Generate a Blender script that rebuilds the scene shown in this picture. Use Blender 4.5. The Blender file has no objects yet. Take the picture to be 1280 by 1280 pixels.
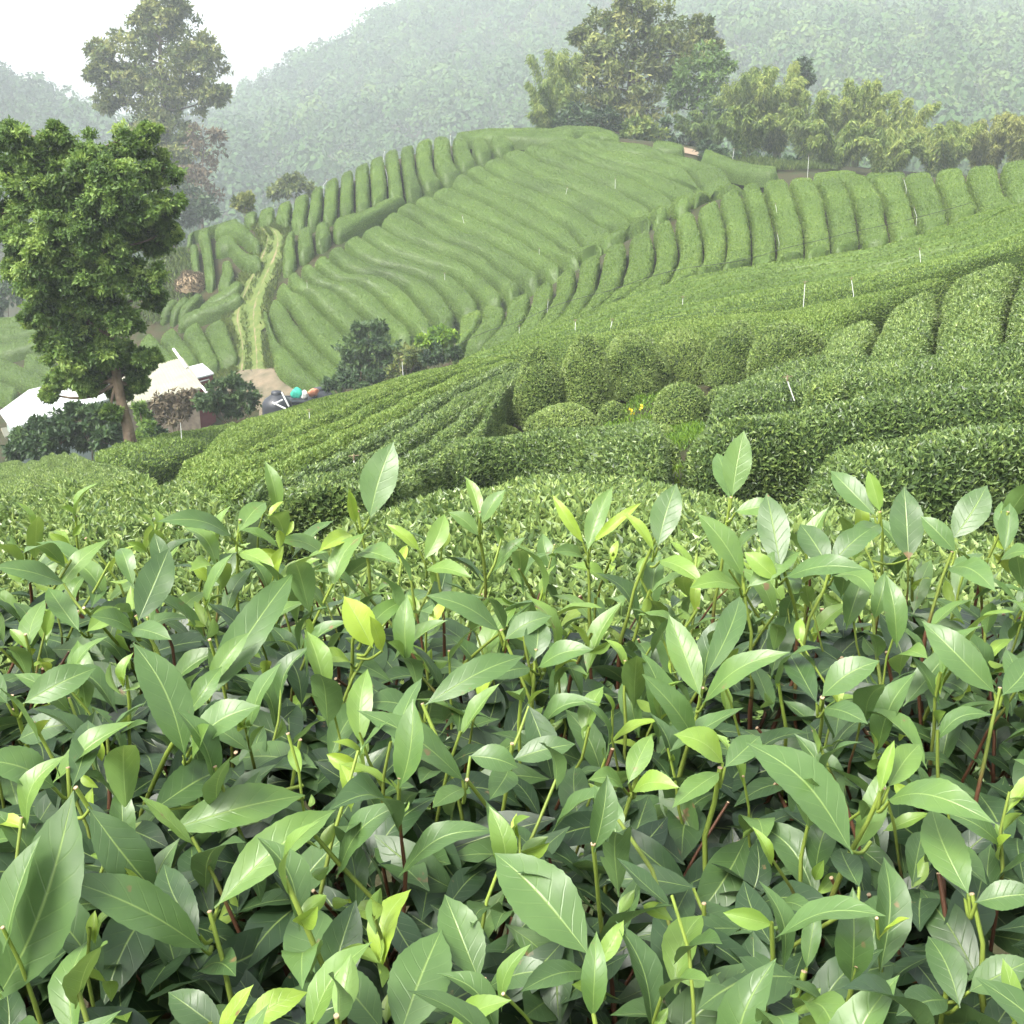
import bpy, math
import numpy as np
from mathutils import Matrix

rng = np.random.default_rng(7)
scene = bpy.context.scene
COL = scene.collection

# ------------------------------------------------------------------ camera
F_PX, CX, CY = 1500.0, 640.0, 640.0
PITCH = math.radians(16.7)
cam_d = bpy.data.cameras.new('camera')
cam = bpy.data.objects.new('camera', cam_d)
COL.objects.link(cam)
cam_d.angle = 2 * math.atan(640 / F_PX)
cam_d.clip_start = 0.05
cam_d.clip_end = 6000
cam.rotation_euler = (math.radians(90) - PITCH, 0, 0)
scene.camera = cam
FWD = np.array([0, math.cos(PITCH), -math.sin(PITCH)])
UPV = np.array([0, math.sin(PITCH), math.cos(PITCH)])


def ray(x, y):
    return FWD + np.array([1.0, 0, 0]) * (x - CX) / F_PX - UPV * (y - CY) / F_PX


def at(x, y, Y):
    r = ray(x, y)
    return r * (Y / r[1])


def unit(v):
    return v / np.maximum(np.linalg.norm(v, axis=-1, keepdims=True), 1e-9)


# ------------------------------------------------------------------ terrain
class TPS:
    def __init__(s, P, lam=0.02, sc=1.0):
        P = np.asarray(P, float)
        s.sc = sc
        s.p = P[:, :2] / sc
        n = len(P)
        K = s.phi(s.p, s.p) + lam * np.eye(n)
        A = np.zeros((n + 3, n + 3))
        A[:n, :n] = K
        A[:n, n] = 1
        A[:n, n + 1:] = s.p
        A[n, :n] = 1
        A[n + 1:, :n] = s.p.T
        b = np.zeros(n + 3)
        b[:n] = P[:, 2]
        s.w = np.linalg.solve(A, b)

    def phi(s, a, b):
        r2 = ((a[:, None, :] - b[None, :, :]) ** 2).sum(-1)
        return 0.5 * r2 * np.log(r2 + 1e-9)

    def __call__(s, q):
        q = np.asarray(q, float) / s.sc
        out = np.empty(len(q))
        n = len(s.p)
        for i in range(0, len(q), 20000):
            c = q[i:i + 20000]
            out[i:i + 20000] = s.phi(c, s.p) @ s.w[:n] + s.w[n] + c @ s.w[n + 1:]
        return out


near_px = [
    # next terrace, just beyond the front hedge
    (100, 585, 8.5), (100, 720, 5.8), (250, 640, 7), (450, 640, 7), (700, 605, 8.2), (900, 620, 7.6), (1200, 650, 7), (700, 680, 6), (-150, 590, 8.5), (-100, 720, 5.8), (1400, 640, 7),
    (650, 575, 10.5), (1150, 595, 9.3), (1100, 530, 11.5), (1100, 490, 13.5), (1150, 470, 15.2), (1150, 420, 18), (1150, 365, 21.5), (1270, 310, 23), (1400, 290, 22), (1420, 480, 13.5), (1420, 560, 10.0),
    (870, 440, 26), (672, 480, 25), (790, 525, 18), (960, 440, 25), (1030, 440, 22),
    (900, 410, 30), (1120, 375, 30), (900, 378, 38), (900, 335, 52), (1280, 250, 50), (1280, 297, 36), (700, 405, 45), (640, 425, 48), (600, 442, 48), (1120, 303, 58), (1120, 340, 43), (1400, 262, 38), (780, 415, 34),
    (900, 225, 74), (1100, 217, 74), (1280, 200, 70), (1420, 190, 68), (720, 315, 75), (800, 272, 76), (600, 385, 70), (640, 420, 58), (700, 370, 62), (1000, 280, 66), (1160, 250, 66),
    (570, 395, 77), (640, 355, 80), (740, 300, 84), (840, 262, 88), (930, 215, 93), (600, 290, 88), (560, 230, 98), (620, 168, 108), (700, 160, 110), (520, 210, 100), (440, 255, 94), (360, 345, 83), (340, 400, 80),
    (400, 478, 72), (335, 445, 74), (450, 400, 80), (780, 185, 103), (860, 190, 101), (320, 260, 98), (420, 215, 102), (500, 180, 107), (370, 268, 93), (700, 230, 95), (800, 235, 94),
    (310, 330, 88), (270, 402, 84), (285, 448, 78), (235, 291, 97), (230, 390, 86), (200, 440, 80), (320, 290, 93),
    (250, 490, 74), (345, 515, 67), (330, 475, 73), (20, 450, 85), (20, 400, 95), (0, 520, 71), (-150, 440, 88), (150, 500, 72),
    (400, 494, 38), (265, 534, 32), (540, 457, 40), (610, 438, 44), (330, 650, 11), (250, 610, 13), (400, 600, 14), (500, 560, 17), (560, 520, 21), (640, 480, 26), (650, 535, 19.5), (400, 540, 24), (470, 475, 40), (330, 517, 36),
    (165, 553, 31), (60, 572, 31),
    (460, 475, 66), (420, 236, 113), (500, 202, 118), (370, 288, 104), (325, 280, 109), (560, 185, 121),
]
near = [at(*p) for p in near_px]
near += [np.array(p) for p in [
    (0, 0, -.6), (-3, 0, -.6), (3, 0, -.6), (0, 1.6, -.65), (-2, 1.7, -.75), (2, 1.7, -.7), (0, -6, .6), (-6, -6, .3), (6, -6, 1.0), (0, 3.6, -1.75), (-4, 3.6, -1.8), (4, 3.6, -1.7),
    (-13, 55, -13.6), (-11, 47, -11.2), (-3, 60, -11.5), (-24, 45, -12.2), (-30, 35, -11), (-16, 62, -14.3), (-40, 60, -15.5),
    (-20, 136, -11), (0, 146, -3), (22, 122, 0.8), (40, 112, -1.5), (30, 100, -1.2), (55, 108, -1.5), (-40, 118, -12), (-48, 100, -15), (55, 90, -.8), (70, 60, 2), (40, 20, 0.5), (30, 6, 0), (-25, 6, -3.5), (-30, 18, -7.5)]]
S_near = TPS(near, 0.01, 30.0)
far_px = [
    (280, 160, 330), (330, 120, 350), (440, 84, 400), (520, 25, 440), (600, -25, 470), (700, -70, 480), (1000, -90, 470), (1280, -110, 460), (1500, -120, 450),
    (300, 240, 230), (480, 150, 270), (600, 110, 290), (700, 60, 320), (1000, 60, 260), (1280, 130, 210), (1150, 110, 220), (1100, 0, 330), (1280, 40, 300), (800, 80, 280), (400, 190, 250), (330, 190, 280),
    (-60, 95, 300), (10, 108, 300), (60, 150, 300), (110, 190, 310), (200, 200, 330),
]
FAR = 1.8
farp = [at(p[0], p[1], p[2] * FAR) for p in far_px]
farp += [np.array(p) for p in [(0, 170, -6), (-40, 170, -22), (60, 150, -6), (90, 150, 0), (-90, 150, -28), (25, 165, -4), (-60, 220, -25), (-120, 230, -10),
                               (0, 1100, 150), (300, 1100, 200), tuple(at(190, 96, 1380)), tuple(at(330, 62, 1380)), tuple(at(40, 128, 1380)), tuple(at(-150, 110, 1380)), (-330, 1100, -60), (-220, 1000, -50), (700, 540, 190), (700, 1000, 220), (-700, 540, 40), (0, 1500, 120), (-300, 60, -20), (250, 60, 20), (-140, 800, -40), (0, 230, -12), (90, 230, -8), (-90, 300, -30)]]
S_far = TPS(farp, 0.005, 300.0)


def sstep(a, b, x):
    t = np.clip((x - a) / (b - a), 0, 1)
    return t * t * (3 - 2 * t)


def S(q):
    q = np.asarray(q, float).reshape(-1, 2)
    r = np.hypot(q[:, 0], q[:, 1] * 1.0)
    w = sstep(128, 175, np.maximum(r, np.abs(q[:, 0]) * 1.7))
    a = S_near(np.clip(q, [-110, -30], [110, 180]))
    b = S_far(np.clip(q, [-900, -100], [900, 1500]))
    return a * (1 - w) + b * w


HEDGE = 0.95
TRACK = HILL = None


def hed(q):
    # the clipped rows stand taller (in plan they are wider too) on the far hill
    q = np.asarray(q, float).reshape(-1, 2)
    h = np.full(len(q), HEDGE)
    if HILL is not None:
        d = np.sqrt(((q[:, None] - HILL[None]) ** 2).sum(-1)).min(1)
        h = HEDGE + 0.75 * (1 - sstep(7, 12, d))
        d = np.sqrt(((q[:, None] - TRACK[None]) ** 2).sum(-1)).min(1)
        h = HEDGE + (h - HEDGE) * sstep(4.5, 9, d)
    return h


_k = np.geomspace(3.0, 170, 700)


def hit(x, y, dmin=3.0, off=0.0):
    r = ray(x, y)
    r = r / r[1]
    P = _k[_k >= dmin][:, None] * r
    d = P[:, 2] - (S(P[:, :2]) + (-hed(P[:, :2]) if off == -HEDGE else off))
    i = np.argmax(d <= 0)
    if d[i] > 0:
        i = np.argmin(d[:-1])
        return P[i]
    if i == 0:
        return P[0]
    t = d[i - 1] / (d[i - 1] - d[i])
    return P[i - 1] + (P[i] - P[i - 1]) * t


TRACK = np.concatenate([np.linspace(a, b, 8) for a, b in (lambda L: zip(L[:-1], L[1:]))([hit(x, y, 60, -.6)[:2] for x, y in [(325, 278), (338, 292), (345, 304), (336, 330), (318, 360), (308, 392), (312, 430), (314, 466)]])])


HILL = np.array([hit(x, y, 62)[:2] for x, y in [(385, 440), (400, 460), (420, 410), (440, 380), (470, 400), (460, 340), (500, 360), (530, 380), (500, 310), (540, 330), (580, 350), (540, 285), (590, 310), (630, 335), (570, 250), (620, 280), (670, 310), (600, 215), (660, 250), (720, 285), (640, 190), (690, 215), (750, 245), (790, 265), (710, 195), (770, 215), (830, 235), (760, 192), (820, 205), (880, 218)]])


def ground_z(x, y):
    return float(S([[x, y]])[0] - hed([[x, y]])[0])


# ------------------------------------------------------------------ mesh builder
class MB:
    def __init__(s):
        s.V, s.F, s.M, s.T, s.UV, s.SM = [], [], [], [], [], []
        s.n = 0

    def add(s, V, F, mat=0, tint=0.5, uv=None, smooth=True):
        V = np.asarray(V, float).reshape(-1, 3)
        F = np.asarray(F, int)
        if len(F) == 0:
            return
        s.V.append(V)
        s.F.append(F + s.n)
        s.M.append(np.full(len(F), mat))
        s.SM.append(np.full(len(F), smooth))
        s.T.append(np.broadcast_to(np.asarray(tint, float), (len(V),)))
        s.UV.append(np.zeros((len(V), 2)) if uv is None else np.asarray(uv, float))
        s.n += len(V)

    def build(s, name, mats, parent=None, origin=None):
        V = np.concatenate(s.V)
        org = np.zeros(3)
        if parent is None:
            if origin is None:
                org = np.array([(V[:, 0].min() + V[:, 0].max()) / 2, (V[:, 1].min() + V[:, 1].max()) / 2, V[:, 2].min()])
            else:
                org = np.asarray(origin, float)
        me = bpy.data.meshes.new(name)
        loops = np.concatenate([f.ravel() for f in s.F])
        tot = np.concatenate([np.full(len(f), f.shape[1]) for f in s.F])
        st = np.concatenate([[0], np.cumsum(tot)[:-1]])
        me.vertices.add(len(V))
        me.vertices.foreach_set('co', (V - org).astype(np.float32).ravel())
        me.loops.add(len(loops))
        me.loops.foreach_set('vertex_index', loops.astype(np.int32))
        me.polygons.add(len(tot))
        me.polygons.foreach_set('loop_start', st.astype(np.int32))
        me.polygons.foreach_set('material_index', np.concatenate(s.M).astype(np.int32))
        me.update(calc_edges=True)
        me.polygons.foreach_set('use_smooth', np.concatenate(s.SM))
        a = me.attributes.new('tint', 'FLOAT', 'POINT')
        a.data.foreach_set('value', np.concatenate(s.T).astype(np.float32))
        UV = np.concatenate(s.UV)
        if UV.any():
            ul = me.uv_layers.new(name='UVMap')
            ul.data.foreach_set('uv', UV[loops].astype(np.float32).ravel())
        for m in (mats if isinstance(mats, (list, tuple)) else [mats]):
            me.materials.append(m)
        me.update()
        o = bpy.data.objects.new(name, me)
        COL.objects.link(o)
        if parent is not None:
            o.parent = parent
            o.matrix_parent_inverse = Matrix.Translation(-WORLD[parent.name])
            WORLD[o.name] = WORLD[parent.name] * 0
        else:
            o.location = org
            WORLD[o.name] = bpy_vec(org)
        return o


from mathutils import Vector
WORLD = {}


def bpy_vec(a):
    return Vector((float(a[0]), float(a[1]), float(a[2])))


def tag(o, label=None, cat=None, group=None, kind=None):
    if label:
        o['label'] = label
    if cat:
        o['category'] = cat
    if group:
        o['group'] = group
    if kind:
        o['kind'] = kind
    return o


def thing(name, loc, label, cat, group=None):
    o = bpy.data.objects.new(name, None)
    COL.objects.link(o)
    o.empty_display_size = 0.2
    o.location = bpy_vec(loc)
    WORLD[o.name] = bpy_vec(loc)
    return tag(o, label, cat, group)


def grid_faces(nr, nc, wrap=False):
    i = np.arange(nr - 1)[:, None]
    j = np.arange(nc if wrap else nc - 1)[None, :]
    j2 = (j + 1) % nc
    f = np.stack([i * nc + j + 0 * i, i * nc + j2 + 0 * i, (i + 1) * nc + j2, (i + 1) * nc + j], -1)
    return f.reshape(-1, 4)


def tube(mb, pts, rad, n=8, mat=0, tint=0.5, cap=True):
    pts = np.asarray(pts, float)
    m = len(pts)
    rad = np.broadcast_to(np.asarray(rad, float), (m,))
    t = unit(np.gradient(pts, axis=0))
    ref = np.array([0.3, 0.9, 0.2]) if abs(t[0][2]) > 0.5 else np.array([0, 0, 1.0])
    a = unit(np.cross(t, ref))
    b = np.cross(t, a)
    th = np.linspace(0, 2 * np.pi, n, endpoint=False)
    V = pts[:, None] + rad[:, None, None] * (np.cos(th)[None, :, None] * a[:, None] + np.sin(th)[None, :, None] * b[:, None])
    mb.add(V.reshape(-1, 3), grid_faces(m, n, True), mat, tint)
    if cap:
        mb.add(V[-1], [list(range(n))], mat, tint, smooth=False)
        mb.add(V[0], [list(range(n))[::-1]], mat, tint, smooth=False)


def box(mb, c, sx, sy, sz, mat=0, ax=None, tint=0.5):
    c = np.asarray(c, float)
    R = np.eye(3) if ax is None else np.asarray(ax)
    s = np.array([[x, y, z] for z in (-.5, .5) for y in (-.5, .5) for x in (-.5, .5)]) * [sx, sy, sz]
    mb.add(c + s @ R, [[0, 2, 3, 1], [4, 5, 7, 6], [0, 1, 5, 4], [2, 6, 7, 3], [0, 4, 6, 2], [1, 3, 7, 5]], mat, tint, smooth=False)


def slab(mb, top, th, mat=0):
    """closed slab: polygon of 3-D points and a thickness straight down"""
    top = np.asarray(top, float)
    n = len(top)
    bot = top - [0, 0, th]
    V = np.concatenate([top, bot])
    mb.add(V, [list(range(n))], mat, smooth=False)
    mb.add(V, [list(range(2 * n - 1, n - 1, -1))], mat, smooth=False)
    mb.add(V, [[i, i + n, (i + 1) % n + n, (i + 1) % n] for i in range(n)], mat, smooth=False)


def resample(P, n):
    P = np.asarray(P, float)
    d = np.concatenate([[0], np.cumsum(np.linalg.norm(np.diff(P, axis=0), axis=1))])
    u = np.linspace(0, d[-1], n)
    return np.stack([np.interp(u, d, P[:, k]) for k in range(P.shape[1])], 1)


def smooth_line(P, n):
    """Catmull-Rom through pixel points"""
    P = np.asarray(P, float)
    if len(P) < 3:
        return resample(P, n)
    Q = np.concatenate([[2 * P[0] - P[1]], P, [2 * P[-1] - P[-2]]])
    out = []
    for i in range(1, len(Q) - 2):
        p0, p1, p2, p3 = Q[i - 1:i + 3]
        for t in np.linspace(0, 1, 8, endpoint=False):
            out.append(0.5 * ((2 * p1) + (-p0 + p2) * t + (2 * p0 - 5 * p1 + 4 * p2 - p3) * t ** 2 + (-p0 + 3 * p1 - 3 * p2 + p3) * t ** 3))
    out.append(P[-1])
    return resample(out, n)


def rnd_unit(n):
    return unit(rng.normal(size=(n, 3)))


def leaves(mb, P, axis, nrm, size, wr=0.4, mat=0, tint=0.5, fold=True, uv=False):
    """many small leaves: folded pairs of triangles (or one quad)"""
    n = len(P)
    size = np.broadcast_to(np.asarray(size, float), (n,))[:, None]
    side = unit(np.cross(axis, nrm))
    nn = np.cross(side, axis)
    b = P
    t = P + axis * size + nn * size * -0.12
    m = P + axis * size * 0.5
    up = 0.14 if fold else 0.0
    l = m + side * size * wr * 0.5 + nn * size * up
    r = m - side * size * wr * 0.5 + nn * size * up
    V = np.stack([b, r, t, l], 1).reshape(-1, 3)
    k = np.arange(n)[:, None] * 4
    T = np.repeat(np.broadcast_to(np.asarray(tint, float), (n,)), 4)
    if fold:
        F = np.concatenate([k + [0, 1, 2], k + [0, 2, 3]])
    else:
        F = k + [0, 1, 2, 3]
    mb.add(V, F, mat, T, smooth=False)


# ------------------------------------------------------------------ materials
def new_mat(name):
    m = bpy.data.materials.new(name)
    m.use_nodes = True
    nt = m.node_tree
    nt.nodes.clear()
    return m, nt, nt.nodes, nt.links


def srgb(r, g, b):
    f = lambda c: (c / 255 / 12.92) if c / 255 <= 0.04045 else ((c / 255 + 0.055) / 1.055) ** 2.4
    return (f(r), f(g), f(b), 1)


def ramp(nd, stops):
    r = nd.new('ShaderNodeValToRGB')
    e = r.color_ramp.elements
    while len(e) < len(stops):
        e.new(0.5)
    for k, (p, c) in enumerate(stops):
        e[k].position = p
        e[k].color = c if len(c) == 4 else (*c, 1)
    return r


def foliage_mat(name, stops, rough=0.5, spec=0.4, trans=0.25, noise=0.0, nscale=0.3):
    m, nt, nd, lk = new_mat(name)
    at_ = nd.new('ShaderNodeAttribute')
    at_.attribute_name = 'tint'
    r = ramp(nd, stops)
    fac = at_.outputs['Fac']
    if noise:
        geo = nd.new('ShaderNodeNewGeometry')
        nz = nd.new('ShaderNodeTexNoise')
        nz.inputs['Scale'].default_value = nscale
        nz.inputs['Detail'].default_value = 3
        lk.new(geo.outputs['Position'], nz.inputs['Vector'])
        ma = nd.new('ShaderNodeMath')
        ma.operation = 'MULTIPLY_ADD'
        lk.new(nz.outputs['Fac'], ma.inputs[0])
        ma.inputs[1].default_value = noise
        ad = nd.new('ShaderNodeMath')
        ad.operation = 'SUBTRACT'
        lk.new(fac, ad.inputs[0])
        ad.inputs[1].default_value = noise * 0.5
        lk.new(ad.outputs[0], ma.inputs[2])
        fac = ma.outputs[0]
    lk.new(fac, r.inputs['Fac'])
    p = nd.new('ShaderNodeBsdfPrincipled')
    lk.new(r.outputs['Color'], p.inputs['Base Color'])
    p.inputs['Roughness'].default_value = rough
    p.inputs['Specular IOR Level'].default_value = spec
    out = nd.new('ShaderNodeOutputMaterial')
    if trans:
        t = nd.new('ShaderNodeBsdfTranslucent')
        hs = nd.new('ShaderNodeHueSaturation')
        hs.inputs['Hue'].default_value = 0.485
        hs.inputs['Value'].default_value = 1.3
        lk.new(r.outputs['Color'], hs.inputs['Color'])
        lk.new(hs.outputs['Color'], t.inputs['Color'])
        mx = nd.new('ShaderNodeMixShader')
        mx.inputs[0].default_value = trans
        lk.new(p.outputs[0], mx.inputs[1])
        lk.new(t.outputs[0], mx.inputs[2])
        lk.new(mx.outputs[0], out.inputs['Surface'])
    else:
        lk.new(p.outputs[0], out.inputs['Surface'])
    return m


def plain_mat(name, col, rough=0.6, spec=0.4, metal=0.0, var=0.25, scale=4.0, bump=0.0, bscale=40.0, col2=None):
    m, nt, nd, lk = new_mat(name)
    geo = nd.new('ShaderNodeNewGeometry')
    nz = nd.new('ShaderNodeTexNoise')
    nz.inputs['Scale'].default_value = scale
    nz.inputs['Detail'].default_value = 6
    lk.new(geo.outputs['Position'], nz.inputs['Vector'])
    c2 = col2 or tuple(c * (1 - var) for c in col[:3])
    r = ramp(nd, [(0.35, (*c2[:3], 1)), (0.65, (*col[:3], 1))])
    lk.new(nz.outputs['Fac'], r.inputs['Fac'])
    p = nd.new('ShaderNodeBsdfPrincipled')
    lk.new(r.outputs['Color'], p.inputs['Base Color'])
    p.inputs['Roughness'].default_value = rough
    p.inputs['Specular IOR Level'].default_value = spec
    p.inputs['Metallic'].default_value = metal
    if bump:
        n2 = nd.new('ShaderNodeTexNoise')
        n2.inputs['Scale'].default_value = bscale
        n2.inputs['Detail'].default_value = 5
        lk.new(geo.outputs['Position'], n2.inputs['Vector'])
        b = nd.new('ShaderNodeBump')
        b.inputs['Strength'].default_value = bump
        b.inputs['Distance'].default_value = 0.05
        lk.new(n2.outputs['Fac'], b.inputs['Height'])
        lk.new(b.outputs[0], p.inputs['Normal'])
    out = nd.new('ShaderNodeOutputMaterial')
    lk.new(p.outputs[0], out.inputs['Surface'])
    return m


M_TEA = foliage_mat('tea_leaves', [(0.0, (.030, .052, .012)), (0.35, (.086, .152, .026)), (0.7, (.155, .242, .042)), (1.0, (.26, .34, .08))], 0.5, 0.4, 0.25, 0.45, 0.35)
M_TEA_NEAR = foliage_mat('tea_leaves_close', [(0.0, (.022, .044, .016)), (0.4, (.088, .148, .044)), (0.75, (.18, .265, .075)), (1.0, (.29, .38, .11))], 0.38, 0.55, 0.25, 0.5, 0.9)
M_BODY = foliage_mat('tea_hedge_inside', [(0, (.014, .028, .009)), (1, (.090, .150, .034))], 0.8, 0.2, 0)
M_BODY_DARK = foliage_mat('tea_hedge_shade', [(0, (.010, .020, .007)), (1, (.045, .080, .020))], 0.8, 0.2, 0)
M_TREE = foliage_mat('broad_leaves', [(0, (.022, .050, .010)), (.45, (.088, .166, .036)), (.8, (.175, .285, .060)), (1, (.27, .38, .09))], 0.5, 0.4, 0.4)
M_TREE_OLIVE = foliage_mat('olive_leaves', [(0, (.024, .048, .014)), (.4, (.080, .122, .030)), (.75, (.185, .220, .052)), (1, (.34, .35, .12))], 0.55, 0.35, 0.25)
M_TREE_DARK = foliage_mat('dark_leaves', [(0, (.014, .034, .014)), (.5, (.042, .085, .028)), (1, (.095, .16, .045))], 0.5, 0.4, 0.25)
M_BAMBOO = foliage_mat('bamboo_leaves', [(0, (.030, .066, .018)), (.5, (.125, .195, .038)), (1, (.30, .355, .08))], 0.55, 0.35, 0.3)
M_BAMBOO_YEL = foliage_mat('yellowing_bamboo_leaves', [(0, (.05, .085, .022)), (.5, (.15, .19, .045)), (1, (.30, .32, .085))], 0.55, 0.35, 0.3)
M_SHRUB_LIME = foliage_mat('lime_leaves', [(0, (.05, .11, .02)), (.5, (.16, .29, .03)), (1, (.32, .46, .05))], 0.5, 0.4, 0.35)
M_TWIG = foliage_mat('dry_twigs', [(0, (.07, .055, .035)), (.5, (.14, .115, .075)), (1, (.21, .18, .11))], 0.8, 0.2, 0.1)
M_FOREST = foliage_mat('forest_crowns', [(0, (.016, .036, .014)), (.5, (.050, .108, .028)), (1, (.115, .175, .045))], 0.7, 0.2, 0.1)
M_GRASS = foliage_mat('grass_blades', [(0, (.04, .07, .016)), (.5, (.085, .13, .024)), (1, (.15, .19, .04))], 0.6, 0.3, 0.3)
M_BARK = plain_mat('bark', (.20, .15, .105), 0.85, 0.2, 0, .55, 3.0, .8, 12)
M_BARK_GREY = plain_mat('grey_bark', (.13, .11, .085), 0.85, 0.2, 0, .5, 2.0, .8, 10)
M_CULM = plain_mat('bamboo_culm', (.14, .17, .05), 0.5, 0.4)
M_SOIL = plain_mat('soil', (.045, .036, .019), 0.95, 0.15, 0, 0.45, 1.1, .6, 9, (.030, .042, .014))
M_DIRT = plain_mat('packed_dirt', (.20, .16, .11), 0.95, 0.15, 0, 0.3, 0.9, .5, 7, (.10, .095, .06))
M_CONC = plain_mat('pale_concrete', (.25, .19, .13), 0.9, 0.2, 0, 0.2, 2.0)
M_PIPE = plain_mat('white_pvc', (.75, .76, .73), 0.45, 0.5, 0, 0.08)
M_HEAD = plain_mat('sprinkler_brass', (.25, .2, .12), 0.5, 0.5, 0.4)
M_ROOF_W = plain_mat('white_metal_roof', (.52, .54, .54), 0.45, 0.5, 0, 0.06, 1.0)
M_ROOF_C = plain_mat('cream_metal_roof', (.33, .32, .235), 0.5, 0.4, 0, 0.16, 0.9, 0, 0)
M_WALL_G = plain_mat('grey_green_wall', (.33, .40, .36), 0.8, 0.3, 0, 0.15)
M_WALL_T = plain_mat('tan_wall', (.26, .21, .16), 0.9, 0.2, 0, 0.35)
M_MAROON = plain_mat('maroon_wall', (.17, .035, .04), 0.7, 0.3, 0, 0.2)
M_BLACK = plain_mat('black_plastic', (.030, .034, .042), 0.45, 0.5, 0, 0.3)
M_TEAL = plain_mat('turquoise_sack', (.03, .36, .26), 0.6, 0.4, 0, 0.35, 6)
M_WHITE = plain_mat('white_sack', (.75, .73, .68), 0.8, 0.3, 0, 0.2, 6)
M_ORANGE = plain_mat('orange_sack', (.62, .26, .15), 0.8, 0.3, 0, 0.3, 6)
M_HOSE = plain_mat('black_hose', (.03, .035, .03), 0.6, 0.4)
M_STRAW = plain_mat('dead_straw', (.38, .29, .18), 0.95, 0.1, 0, 0.4, 3, .8, 10)


def track_mat():
    m, nt, nd, lk = new_mat('grassy_track')
    uv = nd.new('ShaderNodeUVMap')
    uv.uv_map = 'UVMap'
    sx = nd.new('ShaderNodeSeparateXYZ')
    lk.new(uv.outputs[0], sx.inputs[0])
    geo = nd.new('ShaderNodeNewGeometry')
    nz = nd.new('ShaderNodeTexNoise')
    nz.inputs['Scale'].default_value = 0.9
    nz.inputs['Detail'].default_value = 6
    nz.inputs['Roughness'].default_value = 0.7
    lk.new(geo.outputs['Position'], nz.inputs['Vector'])

    def math_(op, a, b=None, c=None):
        n = nd.new('ShaderNodeMath')
        n.operation = op
        for i, v in enumerate((a, b, c)):
            if v is None:
                continue
            if isinstance(v, (int, float)):
                n.inputs[i].default_value = v
            else:
                lk.new(v, n.inputs[i])
        return n.outputs[0]
    wob = math_('MULTIPLY_ADD', nz.outputs['Fac'], 0.10, sx.outputs[0])
    d1 = math_('ABSOLUTE', math_('SUBTRACT', wob, 0.36))
    d2 = math_('ABSOLUTE', math_('SUBTRACT', wob, 0.78))
    d = math_('MINIMUM', d1, d2)
    d = math_('MULTIPLY_ADD', nz.outputs['Fac'], 0.16, math_('SUBTRACT', d, 0.07))
    rr = ramp(nd, [(0.005, (1, 1, 1)), (0.035, (0, 0, 0))])
    lk.new(d, rr.inputs[0])
    g = ramp(nd, [(0.3, (.052, .086, .014)), (0.5, (.080, .118, .020)), (0.7, (.115, .135, .036))])
    n2 = nd.new('ShaderNodeTexNoise')
    n2.inputs['Scale'].default_value = 2.2
    n2.inputs['Detail'].default_value = 7
    lk.new(geo.outputs['Position'], n2.inputs['Vector'])
    lk.new(n2.outputs['Fac'], g.inputs[0])
    mx = nd.new('ShaderNodeMix')
    mx.data_type = 'RGBA'
    lk.new(rr.outputs[0], mx.inputs['Factor'])
    lk.new(g.outputs[0], mx.inputs['A'])
    mx.inputs['B'].default_value = (.19, .145, .085, 1)
    p = nd.new('ShaderNodeBsdfPrincipled')
    lk.new(mx.outputs['Result'], p.inputs['Base Color'])
    p.inputs['Roughness'].default_value = 0.95
    out = nd.new('ShaderNodeOutputMaterial')
    lk.new(p.outputs[0], out.inputs['Surface'])
    return m


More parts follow.
